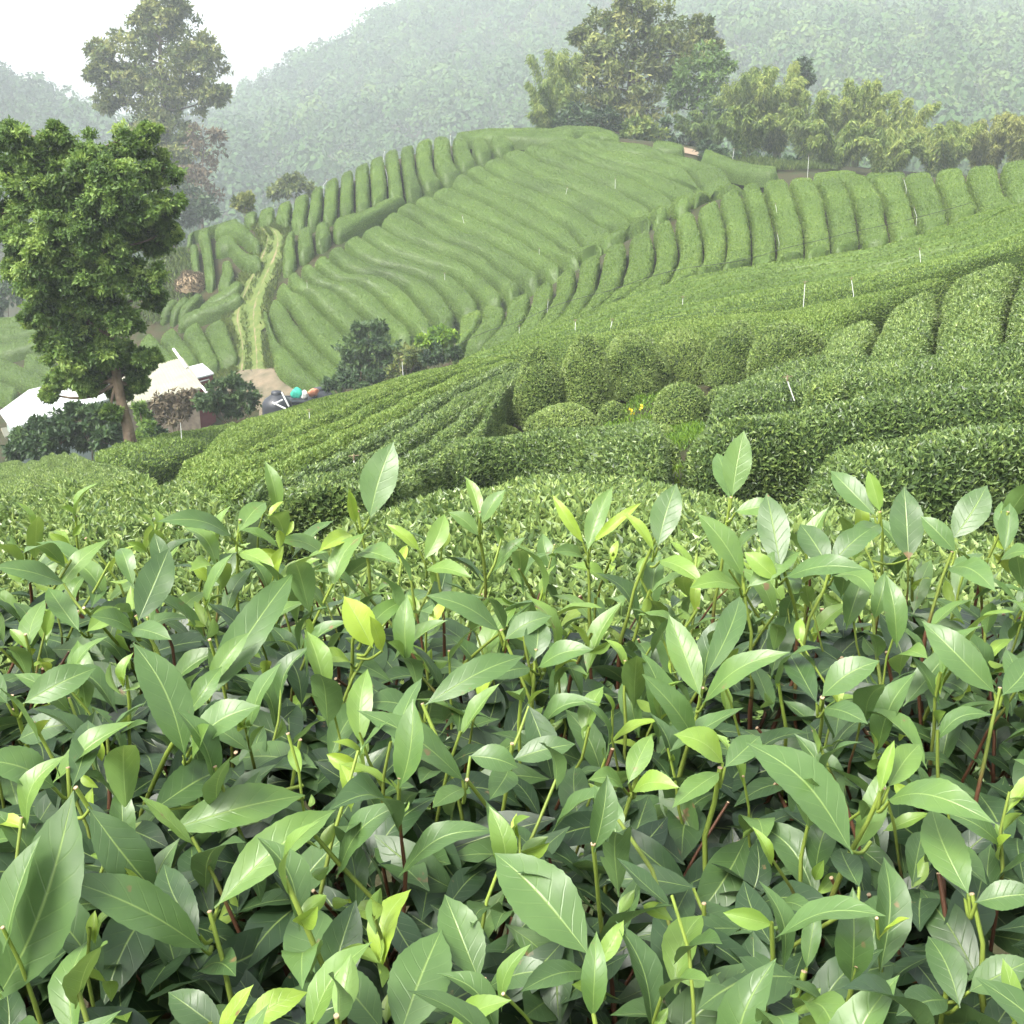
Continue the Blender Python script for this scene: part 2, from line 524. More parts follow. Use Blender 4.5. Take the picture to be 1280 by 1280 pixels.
def big_leaf_mat():
    """front leaves: UV x along, y across (-1..1); tint = age of the leaf (0 old, 1 new)"""
    m, nt, nd, lk = new_mat('big_tea_leaf')

    def math_(op, a, b=None, c=None, clamp=False):
        n = nd.new('ShaderNodeMath')
        n.operation = op
        n.use_clamp = clamp
        for i, v in enumerate((a, b, c)):
            if v is None:
                continue
            if isinstance(v, (int, float)):
                n.inputs[i].default_value = v
            else:
                lk.new(v, n.inputs[i])
        return n.outputs[0]
    uv = nd.new('ShaderNodeUVMap')
    uv.uv_map = 'UVMap'
    sx = nd.new('ShaderNodeSeparateXYZ')
    lk.new(uv.outputs[0], sx.inputs[0])
    av = math_('ABSOLUTE', sx.outputs[1])
    rib = math_('SUBTRACT', 1.0, math_('DIVIDE', av, 0.06), None, True)
    ph = math_('MULTIPLY_ADD', sx.outputs[0], 8.0, math_('MULTIPLY', av, -1.5))
    tri = math_('ABSOLUTE', math_('SUBTRACT', math_('FRACT', ph), 0.5))
    vein = math_('SUBTRACT', 1.0, math_('DIVIDE', tri, 0.07), None, True)
    veinfade = math_('MULTIPLY', vein, math_('SUBTRACT', 1.0, math_('POWER', av, 2.0), None, True))
    at_ = nd.new('ShaderNodeAttribute')
    at_.attribute_name = 'tint'
    geo = nd.new('ShaderNodeNewGeometry')
    nz = nd.new('ShaderNodeTexNoise')
    nz.inputs['Scale'].default_value = 45
    nz.inputs['Detail'].default_value = 4
    lk.new(geo.outputs['Position'], nz.inputs['Vector'])
    tt = math_('MULTIPLY_ADD', nz.outputs['Fac'], 0.18, math_('SUBTRACT', at_.outputs['Fac'], 0.09))
    r = ramp(nd, [(0.0, (.014, .032, .015)), (.3, (.036, .074, .028)), (.55, (.092, .172, .046)), (.8, (.17, .28, .045)), (1.0, (.33, .45, .05))])
    lk.new(tt, r.inputs[0])
    mx = nd.new('ShaderNodeMix')
    mx.data_type = 'RGBA'
    lk.new(math_('MULTIPLY_ADD', rib, 0.62, math_('MULTIPLY', veinfade, 0.09)), mx.inputs['Factor'])
    lk.new(r.outputs[0], mx.inputs['A'])
    mx.inputs['B'].default_value = (.30, .42, .12, 1)
    n3 = nd.new('ShaderNodeTexNoise')
    n3.inputs['Scale'].default_value = 60
    n3.inputs['Detail'].default_value = 3
    lk.new(geo.outputs['Position'], n3.inputs['Vector'])
    n4 = nd.new('ShaderNodeTexNoise')
    n4.inputs['Scale'].default_value = 9
    lk.new(geo.outputs['Position'], n4.inputs['Vector'])
    spot = ramp(nd, [(0.70, (0, 0, 0)), (0.74, (1, 1, 1))])
    lk.new(math_('MULTIPLY_ADD', n4.outputs['Fac'], 0.35, math_('MULTIPLY', n3.outputs['Fac'], 0.72)), spot.inputs[0])
    ms2 = nd.new('ShaderNodeMix')
    ms2.data_type = 'RGBA'
    lk.new(spot.outputs[0], ms2.inputs['Factor'])
    lk.new(mx.outputs['Result'], ms2.inputs['A'])
    ms2.inputs['B'].default_value = (.19, .13, .06, 1)
    mx = ms2
    # underside is paler
    mb_ = nd.new('ShaderNodeMix')
    mb_.data_type = 'RGBA'
    lk.new(math_('MULTIPLY', geo.outputs['Backfacing'], 0.45), mb_.inputs['Factor'])
    lk.new(mx.outputs['Result'], mb_.inputs['A'])
    mb_.inputs['B'].default_value = (.16, .26, .09, 1)
    bump = nd.new('ShaderNodeBump')
    bump.inputs['Strength'].default_value = 0.35
    bump.inputs['Distance'].default_value = 0.0008
    lk.new(math_('MULTIPLY_ADD', veinfade, -0.8, math_('MULTIPLY_ADD', rib, -1.4, math_('MULTIPLY', nz.outputs['Fac'], 1.6))), bump.inputs['Height'])
    p = nd.new('ShaderNodeBsdfPrincipled')
    lk.new(mb_.outputs['Result'], p.inputs['Base Color'])
    p.inputs['Roughness'].default_value = 0.40
    p.inputs['Specular IOR Level'].default_value = 0.55
    lk.new(bump.outputs[0], p.inputs['Normal'])
    t = nd.new('ShaderNodeBsdfTranslucent')
    hs = nd.new('ShaderNodeHueSaturation')
    hs.inputs['Hue'].default_value = 0.48
    hs.inputs['Value'].default_value = 1.5
    lk.new(mx.outputs['Result'], hs.inputs['Color'])
    lk.new(hs.outputs[0], t.inputs['Color'])
    ms = nd.new('ShaderNodeMixShader')
    ms.inputs[0].default_value = 0.22
    lk.new(p.outputs[0], ms.inputs[1])
    lk.new(t.outputs[0], ms.inputs[2])
    out = nd.new('ShaderNodeOutputMaterial')
    lk.new(ms.outputs[0], out.inputs['Surface'])
    return m


M_LEAF = big_leaf_mat()
M_STEM = foliage_mat('tea_stem', [(0, (.055, .022, .012)), (.35, (.10, .045, .022)), (.55, (.13, .17, .03)), (.8, (.22, .30, .05)), (1, (.42, .30, .19))], 0.55, 0.4, 0)

# ------------------------------------------------------------------ ground
gx = np.sinh(np.linspace(-4.3, 4.3, 350)) * 20
gy = np.concatenate([np.linspace(-60, 4, 30)[:-1], 4 + np.expm1(np.linspace(0, 3.95, 340)) * 29])
GX, GY = np.meshgrid(gx, gy)
q = np.stack([GX.ravel(), GY.ravel()], 1)
gz = S(q) - hed(q)
mb = MB()
mb.add(np.column_stack([q, gz]), grid_faces(len(gy), len(gx)))
tag(mb.build('ground', M_SOIL, origin=(0, 0, 0)), 'sloping brown and mossy soil under the tea', 'ground', kind='structure')

# ------------------------------------------------------------------ hedges
ORD = ['lowest', 'second', 'third', 'fourth', 'fifth', 'sixth', 'seventh', 'eighth', 'ninth', 'tenth', 'eleventh', 'twelfth', 'thirteenth', 'fourteenth', 'fifteenth', 'sixteenth', 'seventeenth', 'eighteenth', 'nineteenth', 'twentieth', 'twenty-first', 'twenty-second', 'twenty-third']
ORD1 = ['first'] + ORD[1:]


def line3(pts, n, dmin, off=0.0):
    P = smooth_line(pts, max(14, len(pts) * 3))
    Y = np.log(np.array([hit(x, y, dmin, off)[1] for x, y in P]))
    m = len(Y)
    med = np.array([np.median(Y[max(0, i - 4):min(m, i + 5)]) for i in range(m)])
    ok = np.abs(Y - med) < .10
    Y = np.interp(np.arange(m), np.arange(m)[ok], Y[ok]) if ok.any() else med
    Y = np.convolve(np.pad(Y, 1, 'edge'), [.25, .5, .25], 'valid')
    return resample(np.array([at(x, y, d) for (x, y), d in zip(P, np.exp(Y))]), n)


def surf_leaves(mb, V, F, density, size, mat, tintmid=0.5, spread=0.28, fold=True, wr=0.42, ref=None, upb=0.55):
    A, B, C, D = (V[F[:, k]] for k in range(4))
    if np.cross(C - A, D - B)[:, 2].sum() < 0:
        B, D = D, B
    n1 = np.cross(C - A, D - B)
    if ref is not None:
        s_ = np.sign(((A + B + C + D) / 4 - ref).__mul__(n1).sum(1))
        n1 = n1 * np.where(s_ == 0, 1, s_)[:, None]
    ar = np.linalg.norm(n1, axis=1) * 0.5
    tot = ar.sum()
    n = int(tot * density)
    if n < 4:
        return
    idx = rng.choice(len(F), n, p=ar / tot)
    u, v = rng.random((2, n, 1))
    P = (A[idx] * (1 - u) + B[idx] * u) * (1 - v) + (D[idx] * (1 - u) + C[idx] * u) * v
    N = unit(n1[idx])
    if ref is None:
        N[N[:, 2] < -0.2] *= -1
    ax = unit(N * (0.10 + 0.45 * rng.random((n, 1))) + rnd_unit(n) * 0.9 + [0, 0, upb])
    nr = unit(N * 1.0 + rnd_unit(n) * 0.65 + [0, 0, 0.45])
    sz = size * (0.7 + 0.6 * rng.random(n))
    dn_ = (ax * N).sum(1, keepdims=True)
    ax = unit(ax + N * (np.maximum(0, .12 - dn_) + .10))
    P = P + N * sz[:, None] * 0.03
    tint = np.clip(tintmid + rng.normal(size=n) * spread, 0.02, 1)
    leaves(mb, P, ax, nr, sz, wr, mat, tint, fold)


def wob(x, y):
    return (np.sin(x * 1.7 + 1.3 * np.sin(y * .9)) + np.sin(y * 2.1 + 1.1 * np.sin(x * 1.3)) + 0.6 * np.sin(x * 4.3 + y * 3.7)) / 2.6


def lod(d):
    """leaf length, leaves per square metre"""
    if d < 9.5:
        return 0.070, 1700
    if d < 14:
        return 0.068, 1700
    if d < 22:
        return 0.066, 1650
    if d < 36:
        return 0.062, 1500
    if d < 62:
        return 0.078, 420
    return 0.082, 320


def hedge_strip(name, L, R, label, group, H=HEDGE, gap=0.13, endr=0.75, tint=0.5, power=0.50, rough=0.06, sq=.5):
    """a clipped tea hedge between two gap lines (3-D polylines lying on the canopy surface)"""
    n = len(L)
    L, R = L[:, :2], R[:, :2]
    mid = (L + R) / 2
    hv = (R - L) / 2
    hw = np.linalg.norm(hv, axis=1)
    hw2 = np.maximum(hw - gap * 0.5, hw * 0.55)
    hv = hv / np.maximum(hw, 1e-6)[:, None]
    s = np.concatenate([[0], np.cumsum(np.linalg.norm(np.diff(mid, axis=0), axis=1))])
    d = np.minimum(s, s[-1] - s)
    k = np.clip(d / endr, 0, 1)
    tp = (1 - (1 - k) ** 2.2) ** (1 / 2.2)
    nac = 13
    th = np.linspace(0, np.pi, nac)
    lat = np.sign(np.cos(th)) * np.abs(np.cos(th)) ** sq
    hp = np.sin(th) ** power
    hp[0] = hp[-1] = 0
    w = hw2 * (0.30 + 0.70 * tp)
    XY = mid[:, None] - hv[:, None] * (lat[None, :, None] * w[:, None, None])
    base = S(XY.reshape(-1, 2)).reshape(n, nac)
    hh = H * (0.12 + 0.88 * tp)
    z = base - H - 0.05 + (hh + .05)[:, None] * hp[None, :]
    z += rough * wob(XY[..., 0] * 1.0, XY[..., 1] * 1.0) * hp[None, :] * 1.0
    XY = XY + 0.05 * np.stack([wob(XY[..., 1] * 2 + 3, z * 2), wob(XY[..., 0] * 2, z * 2 + 5)], -1) * min(1, rough / .06)
    V = np.concatenate([XY, z[..., None]], -1).reshape(-1, 3)
    Fc = grid_faces(n, nac)
    mb = MB()
    dist = max(5, np.median(np.linalg.norm(V, axis=1)))
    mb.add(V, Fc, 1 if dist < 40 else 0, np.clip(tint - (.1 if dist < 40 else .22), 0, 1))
    sz, dn = lod(dist)
    # leaves only where the sides are not buried against the ground
    rz = S(mid) - H * .6
    ref = np.column_stack([mid, rz])[Fc[:, 0] // nac]
    surf_leaves(mb, V, Fc, dn, sz, 0, tint, ref=ref, fold=dist < 22, spread=0.22 if dist < 40 else .15)
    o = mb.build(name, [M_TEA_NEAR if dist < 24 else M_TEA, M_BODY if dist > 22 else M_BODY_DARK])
    return tag(o, label, 'tea hedge', group)


def nseg(P, step):
    l = np.linalg.norm(np.diff(P, axis=0), axis=1).sum()
    return int(np.clip(l / step, 8, 160))


def family(lines, labels, group, dmin, H=HEDGE, gap=0.16, step=0.5, tint=0.5, skip=(), endr=0.75, power=.5, sq=.5):
    G = [line3(l, 60, dmin) for l in lines]
    # the ends of neighbouring rows lie at similar distances: pull strays back in
    for e in (0, -1):
        ye = np.array([g[e][1] for g in G])
        for i in range(len(G)):
            m_ = np.median(np.delete(ye, i)[max(0, i - 2):i + 2])
            r_ = m_ / ye[i]
            if abs(r_ - 1) > .035:
                u_ = np.linspace(0, 1, 60) if e == -1 else np.linspace(1, 0, 60)
                G[i] = G[i] * (1 + (r_ - 1) * sstep(.7, 1, u_))[:, None]
    for i in range(len(G) - 1):
        if i in skip:
            continue
        n = max(nseg(G[i], step), nseg(G[i + 1], step))
        hedge_strip('tea_hedge', resample(G[i], n), resample(G[i + 1], n), labels[i], group, H, gap, endr, tint + rng.uniform(-.05, .05), power, sq=sq)


def sc(o, k, pts):
    return [(o[0] + u / k, o[1] + v / k) for u, v in pts]


c1 = lambda *p: sc((320, 140), 4, p)
c2 = lambda *p: sc((560, 140), 4, p)
c3 = lambda *p: sc((320, 260), 4, p)
c4 = lambda *p: sc((560, 260), 4, p)
c5 = lambda *p: sc((800, 170), 4, p)
c6 = lambda *p: sc((960, 170), 4, p)

A = [
    c3((40, 740), (100, 800), (200, 862), (300, 892), (345, 885)),
    c3((48, 490), (75, 570), (115, 645), (190, 710), (260, 780), (335, 860), (350, 875)),
    c3((78, 400), (115, 432), (150, 445), (180, 500), (220, 560), (280, 640), (335, 700), (385, 740), (450, 800)),
    c3((128, 322), (165, 370), (200, 405), (255, 410), (300, 465), (370, 525), (430, 590), (490, 640), (560, 700)),
    c3((198, 278), (230, 320), (265, 355), (310, 378), (370, 385), (410, 400), (460, 445), (510, 490), (570, 545), (620, 580), (690, 640)),
    c3((265, 238), (310, 290), (370, 335), (430, 358), (490, 352), (540, 370), (600, 410), (660, 465), (700, 510), (750, 560), (805, 605)),
    c3((330, 192), (390, 245), (440, 290), (490, 315), (560, 320), (630, 325), (690, 350), (740, 375), (790, 430), (840, 490), (890, 550), (905, 575)),
    c3((410, 148), (480, 210), (540, 245), (620, 270), (700, 290), (790, 320), (860, 345), (920, 390), (970, 450), (1010, 515)),
    c3((495, 92), (560, 145), (630, 190), (720, 225), (820, 260), (920, 290), (1000, 325), (1060, 380), (1110, 430), (1135, 465)),
    c3((598, 50), (680, 105), (760, 140), (840, 180), (930, 205), (1010, 240), (1090, 285), (1150, 330), (1200, 370), (1250, 412)),
    c1((660, 462), (740, 490), (820, 540), (900, 600), (980, 640), (1060, 670), (1140, 700)) + c2((240, 760), (320, 812), (390, 852)),
    c1((760, 415), (820, 460), (900, 500), (980, 545), (1060, 580), (1140, 615)) + c2((300, 680), (360, 720), (420, 760), (490, 800)),
    c1((850, 380), (920, 430), (1000, 465), (1080, 500), (1180, 545)) + c2((300, 585), (400, 640), (450, 680), (520, 710), (592, 748)),
    c1((950, 340), (1020, 375), (1100, 415), (1180, 450)) + c2((320, 505), (420, 560), (500, 600), (580, 640), (650, 670), (705, 692)),
    c2((50, 262), (90, 292), (150, 332), (230, 380), (320, 410), (420, 450), (500, 500), (600, 550), (700, 600), (805, 642)),
    c2((150, 235), (200, 270), (260, 310), (350, 340), (430, 370), (520, 400), (600, 440), (680, 490), (760, 540), (850, 575), (910, 600)),
    c2((240, 190), (300, 230), (380, 280), (460, 310), (560, 345), (650, 380), (740, 420), (820, 460), (900, 505), (1012, 548)),
    c2((345, 155), (420, 200), (500, 240), (580, 265), (680, 300), (780, 345), (860, 370), (940, 420), (1020, 460), (1110, 495)),
    c2((455, 140), (540, 170), (620, 205), (700, 240), (800, 270), (900, 300), (1000, 350), (1080, 390), (1160, 425), (1228, 456)),
    c2((545, 115), (620, 155), (720, 205), (820, 235), (920, 255)) + c5((50, 160), (100, 180), (200, 212), (290, 245), (372, 278)),
    c2((590, 105), (660, 130), (720, 155), (780, 182), (860, 188), (960, 195)) + c5((100, 102), (200, 140), (300, 170), (380, 205), (445, 238)),
    c2((680, 118), (780, 140), (900, 143), (1000, 150)) + c5((90, 58), (130, 75), (230, 92), (330, 117), (420, 128), (500, 155), (548, 182)),
]
A = [l[:-1] + [(l[-1][0] + (l[-1][0] - l[-2][0]) * .10, l[-1][1] + (l[-1][1] - l[-2][1]) * .10)] for l in A]
hill_words = ['short stout tea hedge at the foot of the central hill beside the dirt yard',
              'tea hedge beside the grassy track, second row up from the dirt yard']
hill_words += [f'long curving tea hedge on the central hill, {ORD[i]} row up from the dirt yard' for i in range(2, len(A) - 2)]
hill_words += ['topmost long tea hedge on the central hill, bordered by the pale path']
G_HILL = 'long tea hedges across the central hill'
family(A, hill_words, G_HILL, 62, H=1.7, gap=0.38, step=0.5, endr=1.3, power=.5, sq=.5)

B = [
    c1((-60, 505), (-70, 530)), c1((20, 478), (0, 528)), c1((105, 438), (92, 530)), c1((190, 405), (165, 550)), c1((275, 372), (245, 560)), c1((340, 347), (325, 525)), c1((418, 312), (408, 502)),
    c1((492, 275), (492, 488)), c1((566, 235), (577, 465)), c1((637, 200), (652, 300), (657, 415)), c1((716, 175), (730, 290), (747, 408)),
    c1((796, 152), (800, 250), (820, 330), (850, 378)), c1((882, 125), (885, 240), (910, 300), (950, 338)), c1((975, 118), (985, 200), (1010, 260), (1045, 288)),
    c2((110, 128), (125, 190), (150, 235)), c2((200, 112), (215, 160), (240, 190)), c2((300, 105), (330, 140), (345, 155))]
family(B, [f'upright tea hedge on the left shoulder of the central hill, {ORD1[i]} column from the track' for i in range(len(B) - 1)], 'upright tea hedges on the hill shoulder', 70, H=1.15, gap=0.34, step=0.5, endr=0.5, power=.46, sq=.48)
C = [c1((150, 590), (128, 680), (125, 792)), c1((205, 570), (200, 640), (210, 727)), c1((287, 550), (290, 600), (296, 668)), c1((376, 522), (375, 560), (386, 612))]
family(C, ['small tea hedge right beside the track bend below the hill shoulder', 'small tea hedge below the hill shoulder, between the track hedge and the ridge hedge', 'small tea hedge touching the lower end of the long ridge hedge'], 'small tea hedges by the track bend', 70, H=1.2, gap=0.34, endr=0.6)
ca = line3(c1((376, 520), (410, 508), (490, 492), (575, 468), (657, 425), (748, 408)), 40, 70)
cb = line3(c1((386, 614), (490, 557), (580, 508), (660, 460), (750, 414)), 40, 70)
hedge_strip('tea_hedge', ca, cb, 'long low tea hedge running along the ridge line of the central hill', 'small tea hedges by the track bend', H=1.3, gap=.1)
# crest rows
crest = [((c2((20, 118), (200, 106), (380, 116), (520, 118), (660, 124)), c2((20, 95), (200, 82), (480, 74), (620, 80))), 'thin tea hedge along the very crest of the central hill, left part'),
         ((c2((600, 103), (700, 92), (800, 105), (860, 135)), c2((480, 74), (620, 66), (760, 76), (868, 118))), 'thin curved tea hedge along the very crest, in front of the big olive tree'),
         ((c2((690, 128), (760, 115), (830, 130), (858, 142)), c2((650, 108), (720, 96), (800, 106), (866, 136))), 'short curved tea hedge just inside the crest row under the olive tree'),
         ((c5((58, 42), (130, 52), (225, 55)), c5((60, 20), (150, 22), (225, 42))), 'short dark tea hedge above the pale path patch at the hill top'),
         ((c5((300, 90), (360, 115), (500, 160), (640, 172), (700, 165)), c5((310, 58), (370, 70), (500, 118), (640, 145), (700, 150))), 'narrow dark tea hedge descending right from the pale path patch'),
         ((c5((860, 185), (1000, 195), (1090, 190)), c5((860, 165), (1000, 172), (1090, 178))), 'narrow dark tea hedge behind the column tops under the bamboo, left piece'),
         ((c6((480, 195), (580, 200), (700, 195)), c6((480, 178), (600, 180), (700, 182))), 'narrow dark tea hedge behind the column tops under the bamboo, right piece')]
for (a, b), lab in crest:
    hedge_strip('tea_hedge', line3(a, 24, 66), line3(b, 24, 66), lab, 'tea hedges along the crest', H=1.2, gap=.1, endr=.5)

D = [c4((60, 545), (45, 590), (0, 640)), c4((175, 490), (170, 540), (145, 590), (60, 670)), c4((300, 452), (285, 510), (265, 570), (200, 640), (120, 700)), c4((420, 398), (415, 450), (390, 530), (330, 600), (210, 690)),
     c4((530, 340), (535, 400), (500, 490), (470, 550), (420, 600), (320, 672)), c4((650, 268), (645, 340), (630, 400), (590, 480), (560, 530), (480, 600), (420, 640)), c4((775, 208), (760, 290), (735, 390), (700, 450), (640, 530), (560, 600)),
     c4((900, 148), (900, 230), (880, 310), (860, 390), (800, 440), (720, 520), (680, 560)), c4((1015, 88), (1040, 180), (1020, 290), (1000, 340), (900, 420), (840, 500)), c5((163, 398), (185, 470), (200, 540), (175, 650), (120, 720)),
     c5((283, 355), (300, 430), (322, 520), (310, 620), (270, 680)), c5((393, 296), (420, 390), (438, 500), (425, 600), (400, 660)), c5((498, 236), (535, 340), (555, 450), (560, 570), (550, 630)),
     c5((595, 186), (640, 300), (670, 400), (685, 480), (690, 560), (670, 620)), c5((733, 186), (780, 300), (815, 420), (825, 540), (820, 600)), c5((865, 182), (925, 290), (945, 400), (960, 510), (960, 580)),
     c5((1012, 190), (1075, 320), (1090, 420), (1105, 520), (1105, 570)), c6((515, 196), (580, 300), (600, 400), (625, 500), (630, 545)), c6((668, 192), (720, 300), (750, 400), (775, 470), (772, 500)),
     c6((830, 172), (880, 290), (912, 390), (918, 415)), c6((985, 158), (1030, 270), (1062, 350)), c6((1158, 142), (1195, 270), (1205, 300)), c6((1330, 115), (1370, 230), (1380, 260)), c6((1500, 110), (1540, 190), (1550, 220))]
D = [[(l[0][0] + (l[0][0] - l[1][0]) * .08, l[0][1] + (l[0][1] - l[1][1]) * .08)] + l[1:] for l in D]
family(D, [f'upright tea hedge on the right-hand slope, {ORD1[i]} column counted from the gully end' for i in range(len(D) - 1)], 'upright tea hedge columns on the right slope', 47, H=1.15, gap=0.32, power=.44, sq=.46, step=0.4, tint=0.56, endr=.6)

E = [
    [(560, 452), (640, 425), (720, 397), (800, 365), (880, 341), (960, 328), (1040, 317), (1110, 305), (1150, 294), (1200, 276), (1280, 247), (1400, 215)],
    [(570, 452), (640, 430), (720, 404), (800, 378), (880, 352), (960, 337), (1040, 327), (1120, 312), (1200, 290), (1280, 262), (1400, 230)],
    [(580, 451), (650, 433), (720, 412), (800, 390), (880, 368), (960, 352), (1040, 340), (1120, 325), (1200, 305), (1280, 278), (1400, 248)],
    [(590, 450), (660, 433), (740, 414), (800, 400), (880, 382), (960, 367), (1040, 353), (1120, 338), (1200, 322), (1280, 296), (1400, 268)],
    [(610, 446), (680, 430), (740, 418), (800, 407), (880, 396), (960, 384), (1040, 370), (1120, 354), (1200, 336), (1300, 308)]]
E2 = []
for i in range(len(E) - 1):
    La, Lb_ = smooth_line(E[i], 40), smooth_line(E[i + 1], 40)
    for f in ((0, .5) if i < 3 else (0, .34, .67)):
        E2.append([tuple(v) for v in La * (1 - f) + Lb_ * f][::3])
E2.append(E[-1])
family(E2, [f'diagonal tea hedge between the right-hand columns and the round bushes, {ORD1[i]} row below the columns' for i in range(len(E2) - 1)], 'diagonal tea hedges above the round bushes', 27, H=1.15, gap=0.42, step=.35, tint=.58, power=.6, sq=.6)
for (a, b), lab in [((c6((775, 520), (850, 497), (920, 470)), c6((775, 470), (850, 430), (918, 412))), 'short tea loaf under the right-hand columns, leftmost of three'),
                    ((c6((925, 462), (1000, 430), (1065, 395)), c6((922, 410), (1000, 375), (1068, 358))), 'short tea loaf under the right-hand columns, middle one of three'),
                    ((c6((1072, 388), (1150, 345), (1245, 318)), c6((1072, 352), (1150, 305), (1240, 288))), 'short tea loaf under the right-hand columns, rightmost of three')]:
    hedge_strip('tea_hedge', line3(a, 16, 40), line3(b, 16, 40), lab, 'short tea loaves under the columns', H=1.0, gap=.12, endr=.5, tint=.55)
# hedge right behind the round bushes
ea = line3([(640, 447), (715, 437), (785, 425), (842, 421), (910, 416), (990, 412), (1045, 408), (1068, 395), (1120, 377), (1170, 360)], 60, 20, -.2)
eb = line3([(630, 440), (700, 426), (770, 412), (840, 402), (910, 391), (990, 380), (1060, 368), (1120, 356), (1170, 345), (1200, 335)], 60, 20)
hedge_strip('tea_hedge', ea, eb, 'long tea hedge directly behind the row of round tea bushes', 'diagonal tea hedges above the round bushes', tint=.58, H=1.0)

Hh = [
    [(205, 557), (265, 534), (330, 518), (400, 495), (470, 478), (540, 459), (610, 440), (685, 424)],
    [(215, 580), (260, 562), (330, 540), (400, 512), (470, 490), (540, 468), (610, 448), (690, 431)],
    [(222, 595), (280, 577), (340, 556), (400, 530), (450, 508), (510, 483), (570, 461), (640, 443)],
    [(232, 606), (300, 590), (360, 567), (420, 540), (480, 507), (540, 478), (600, 456), (660, 440)],
    [(248, 618), (310, 604), (370, 584), (430, 557), (490, 524), (550, 490), (610, 461), (668, 446)],
    [(272, 632), (340, 612), (410, 588), (460, 562), (510, 530), (570, 491), (620, 466), (668, 451)],
    [(300, 647), (360, 628), (420, 606), (480, 576), (530, 545), (580, 509), (630, 476), (660, 458)],
    [(330, 662), (390, 642), (440, 621), (500, 591), (550, 560), (600, 528), (640, 503), (655, 490)],
    [(380, 668), (440, 645), (490, 618), (535, 590), (580, 563), (615, 546), (645, 533)]]
family(Hh, [f'sloping tea hedge in the middle ground, {ORD1[i]} row in from the gully edge' for i in range(len(Hh) - 1)], 'sloping tea hedges left of the round bushes', 9.5, H=1.2, gap=0.6, step=.3, tint=.60, power=.62, sq=.66)
hl = [[(95, 572), (150, 556), (200, 540), (240, 528), (290, 516)], [(110, 585), (165, 570), (212, 554), (258, 537), (310, 522)]]
hedge_strip('tea_hedge', line3(hl[1], 30, 20), line3(hl[0], 30, 20), 'tea hedge around the foot of the leaning leafy tree', 'sloping tea hedges left of the round bushes')

Fl = [[(1046, 399), (1022, 438), (1012, 465), (995, 488)], [(1114, 374), (1088, 425), (1073, 455), (1058, 480)], [(1178, 349), (1172, 400), (1167, 428), (1152, 474)], [(1289, 307), (1263, 360), (1257, 400), (1254, 430), (1248, 470)], [(1400, 290), (1370, 360), (1360, 420), (1350, 470)]]
family(Fl, ['broad leafy tea hedge facing the viewer, just right of the round bushes', 'broad leafy tea hedge on the left of the deep dark cleft', 'broad leafy tea hedge on the right of the deep dark cleft', 'broad leafy tea hedge cut by the right edge of the photo'], 'broad leafy tea hedges on the near bank', 12.5, H=1.0, gap=.16, step=.2, tint=.62, endr=.5)
near_rows = [
    ([(885, 560), (930, 536), (985, 520), (1050, 520), (1110, 515), (1190, 506), (1340, 500)], [(880, 525), (930, 500), (985, 487), (1060, 480), (1150, 474), (1250, 470), (1360, 466)], 'near tea hedge with a dark shaded front, just below the broad bank hedges'),
    ([(850, 608), (920, 606), (1000, 612), (1060, 592), (1135, 580), (1220, 568), (1350, 545)], [(865, 558), (930, 540), (1000, 528), (1080, 520), (1190, 510), (1350, 502)], 'near tea hedge, the middle one of the three level rows at right'),
    ([(1000, 655), (1060, 658), (1180, 652), (1240, 650), (1350, 632)], [(1010, 622), (1060, 602), (1140, 588), (1220, 574), (1360, 548)], 'nearest of the three level tea rows at right, behind the front leaves'),
    ([(535, 610), (600, 612), (680, 612), (740, 606), (800, 602), (835, 600)], [(545, 585), (600, 562), (660, 554), (730, 556), (800, 572), (840, 578)], 'low dark ragged tea hedge before the round bushes'),
]
for f, b, lab in near_rows:
    hedge_strip('tea_hedge', line3(f, 70, 5.5, -HEDGE), line3(b, 70, 5.5), lab, 'near level tea hedges', gap=.05, tint=.52, endr=.55, rough=.14)
mrow = [([(345, 705), (450, 760), (700, 775), (950, 775), (1150, 775), (1420, 775)], [(350, 672), (430, 636), (500, 615), (570, 602), (700, 590), (850, 590), (960, 612), (1060, 625), (1180, 655), (1420, 672)], 'broad tea hedge right behind the front hedge, centre to right'),
        ([(-200, 770), (-60, 770), (80, 770), (220, 760), (330, 715)], [(-200, 575), (-60, 572), (60, 570), (150, 576), (215, 612), (320, 668)], 'broad rounded tea hedge behind the front hedge at far left')]
for f, b, lab in mrow:
    hedge_strip('tea_hedge', line3(f, 90, 4.2), line3(b, 90, 4.2), lab, 'near level tea hedges', gap=.02, tint=.68, endr=.6, rough=.12, power=.5)

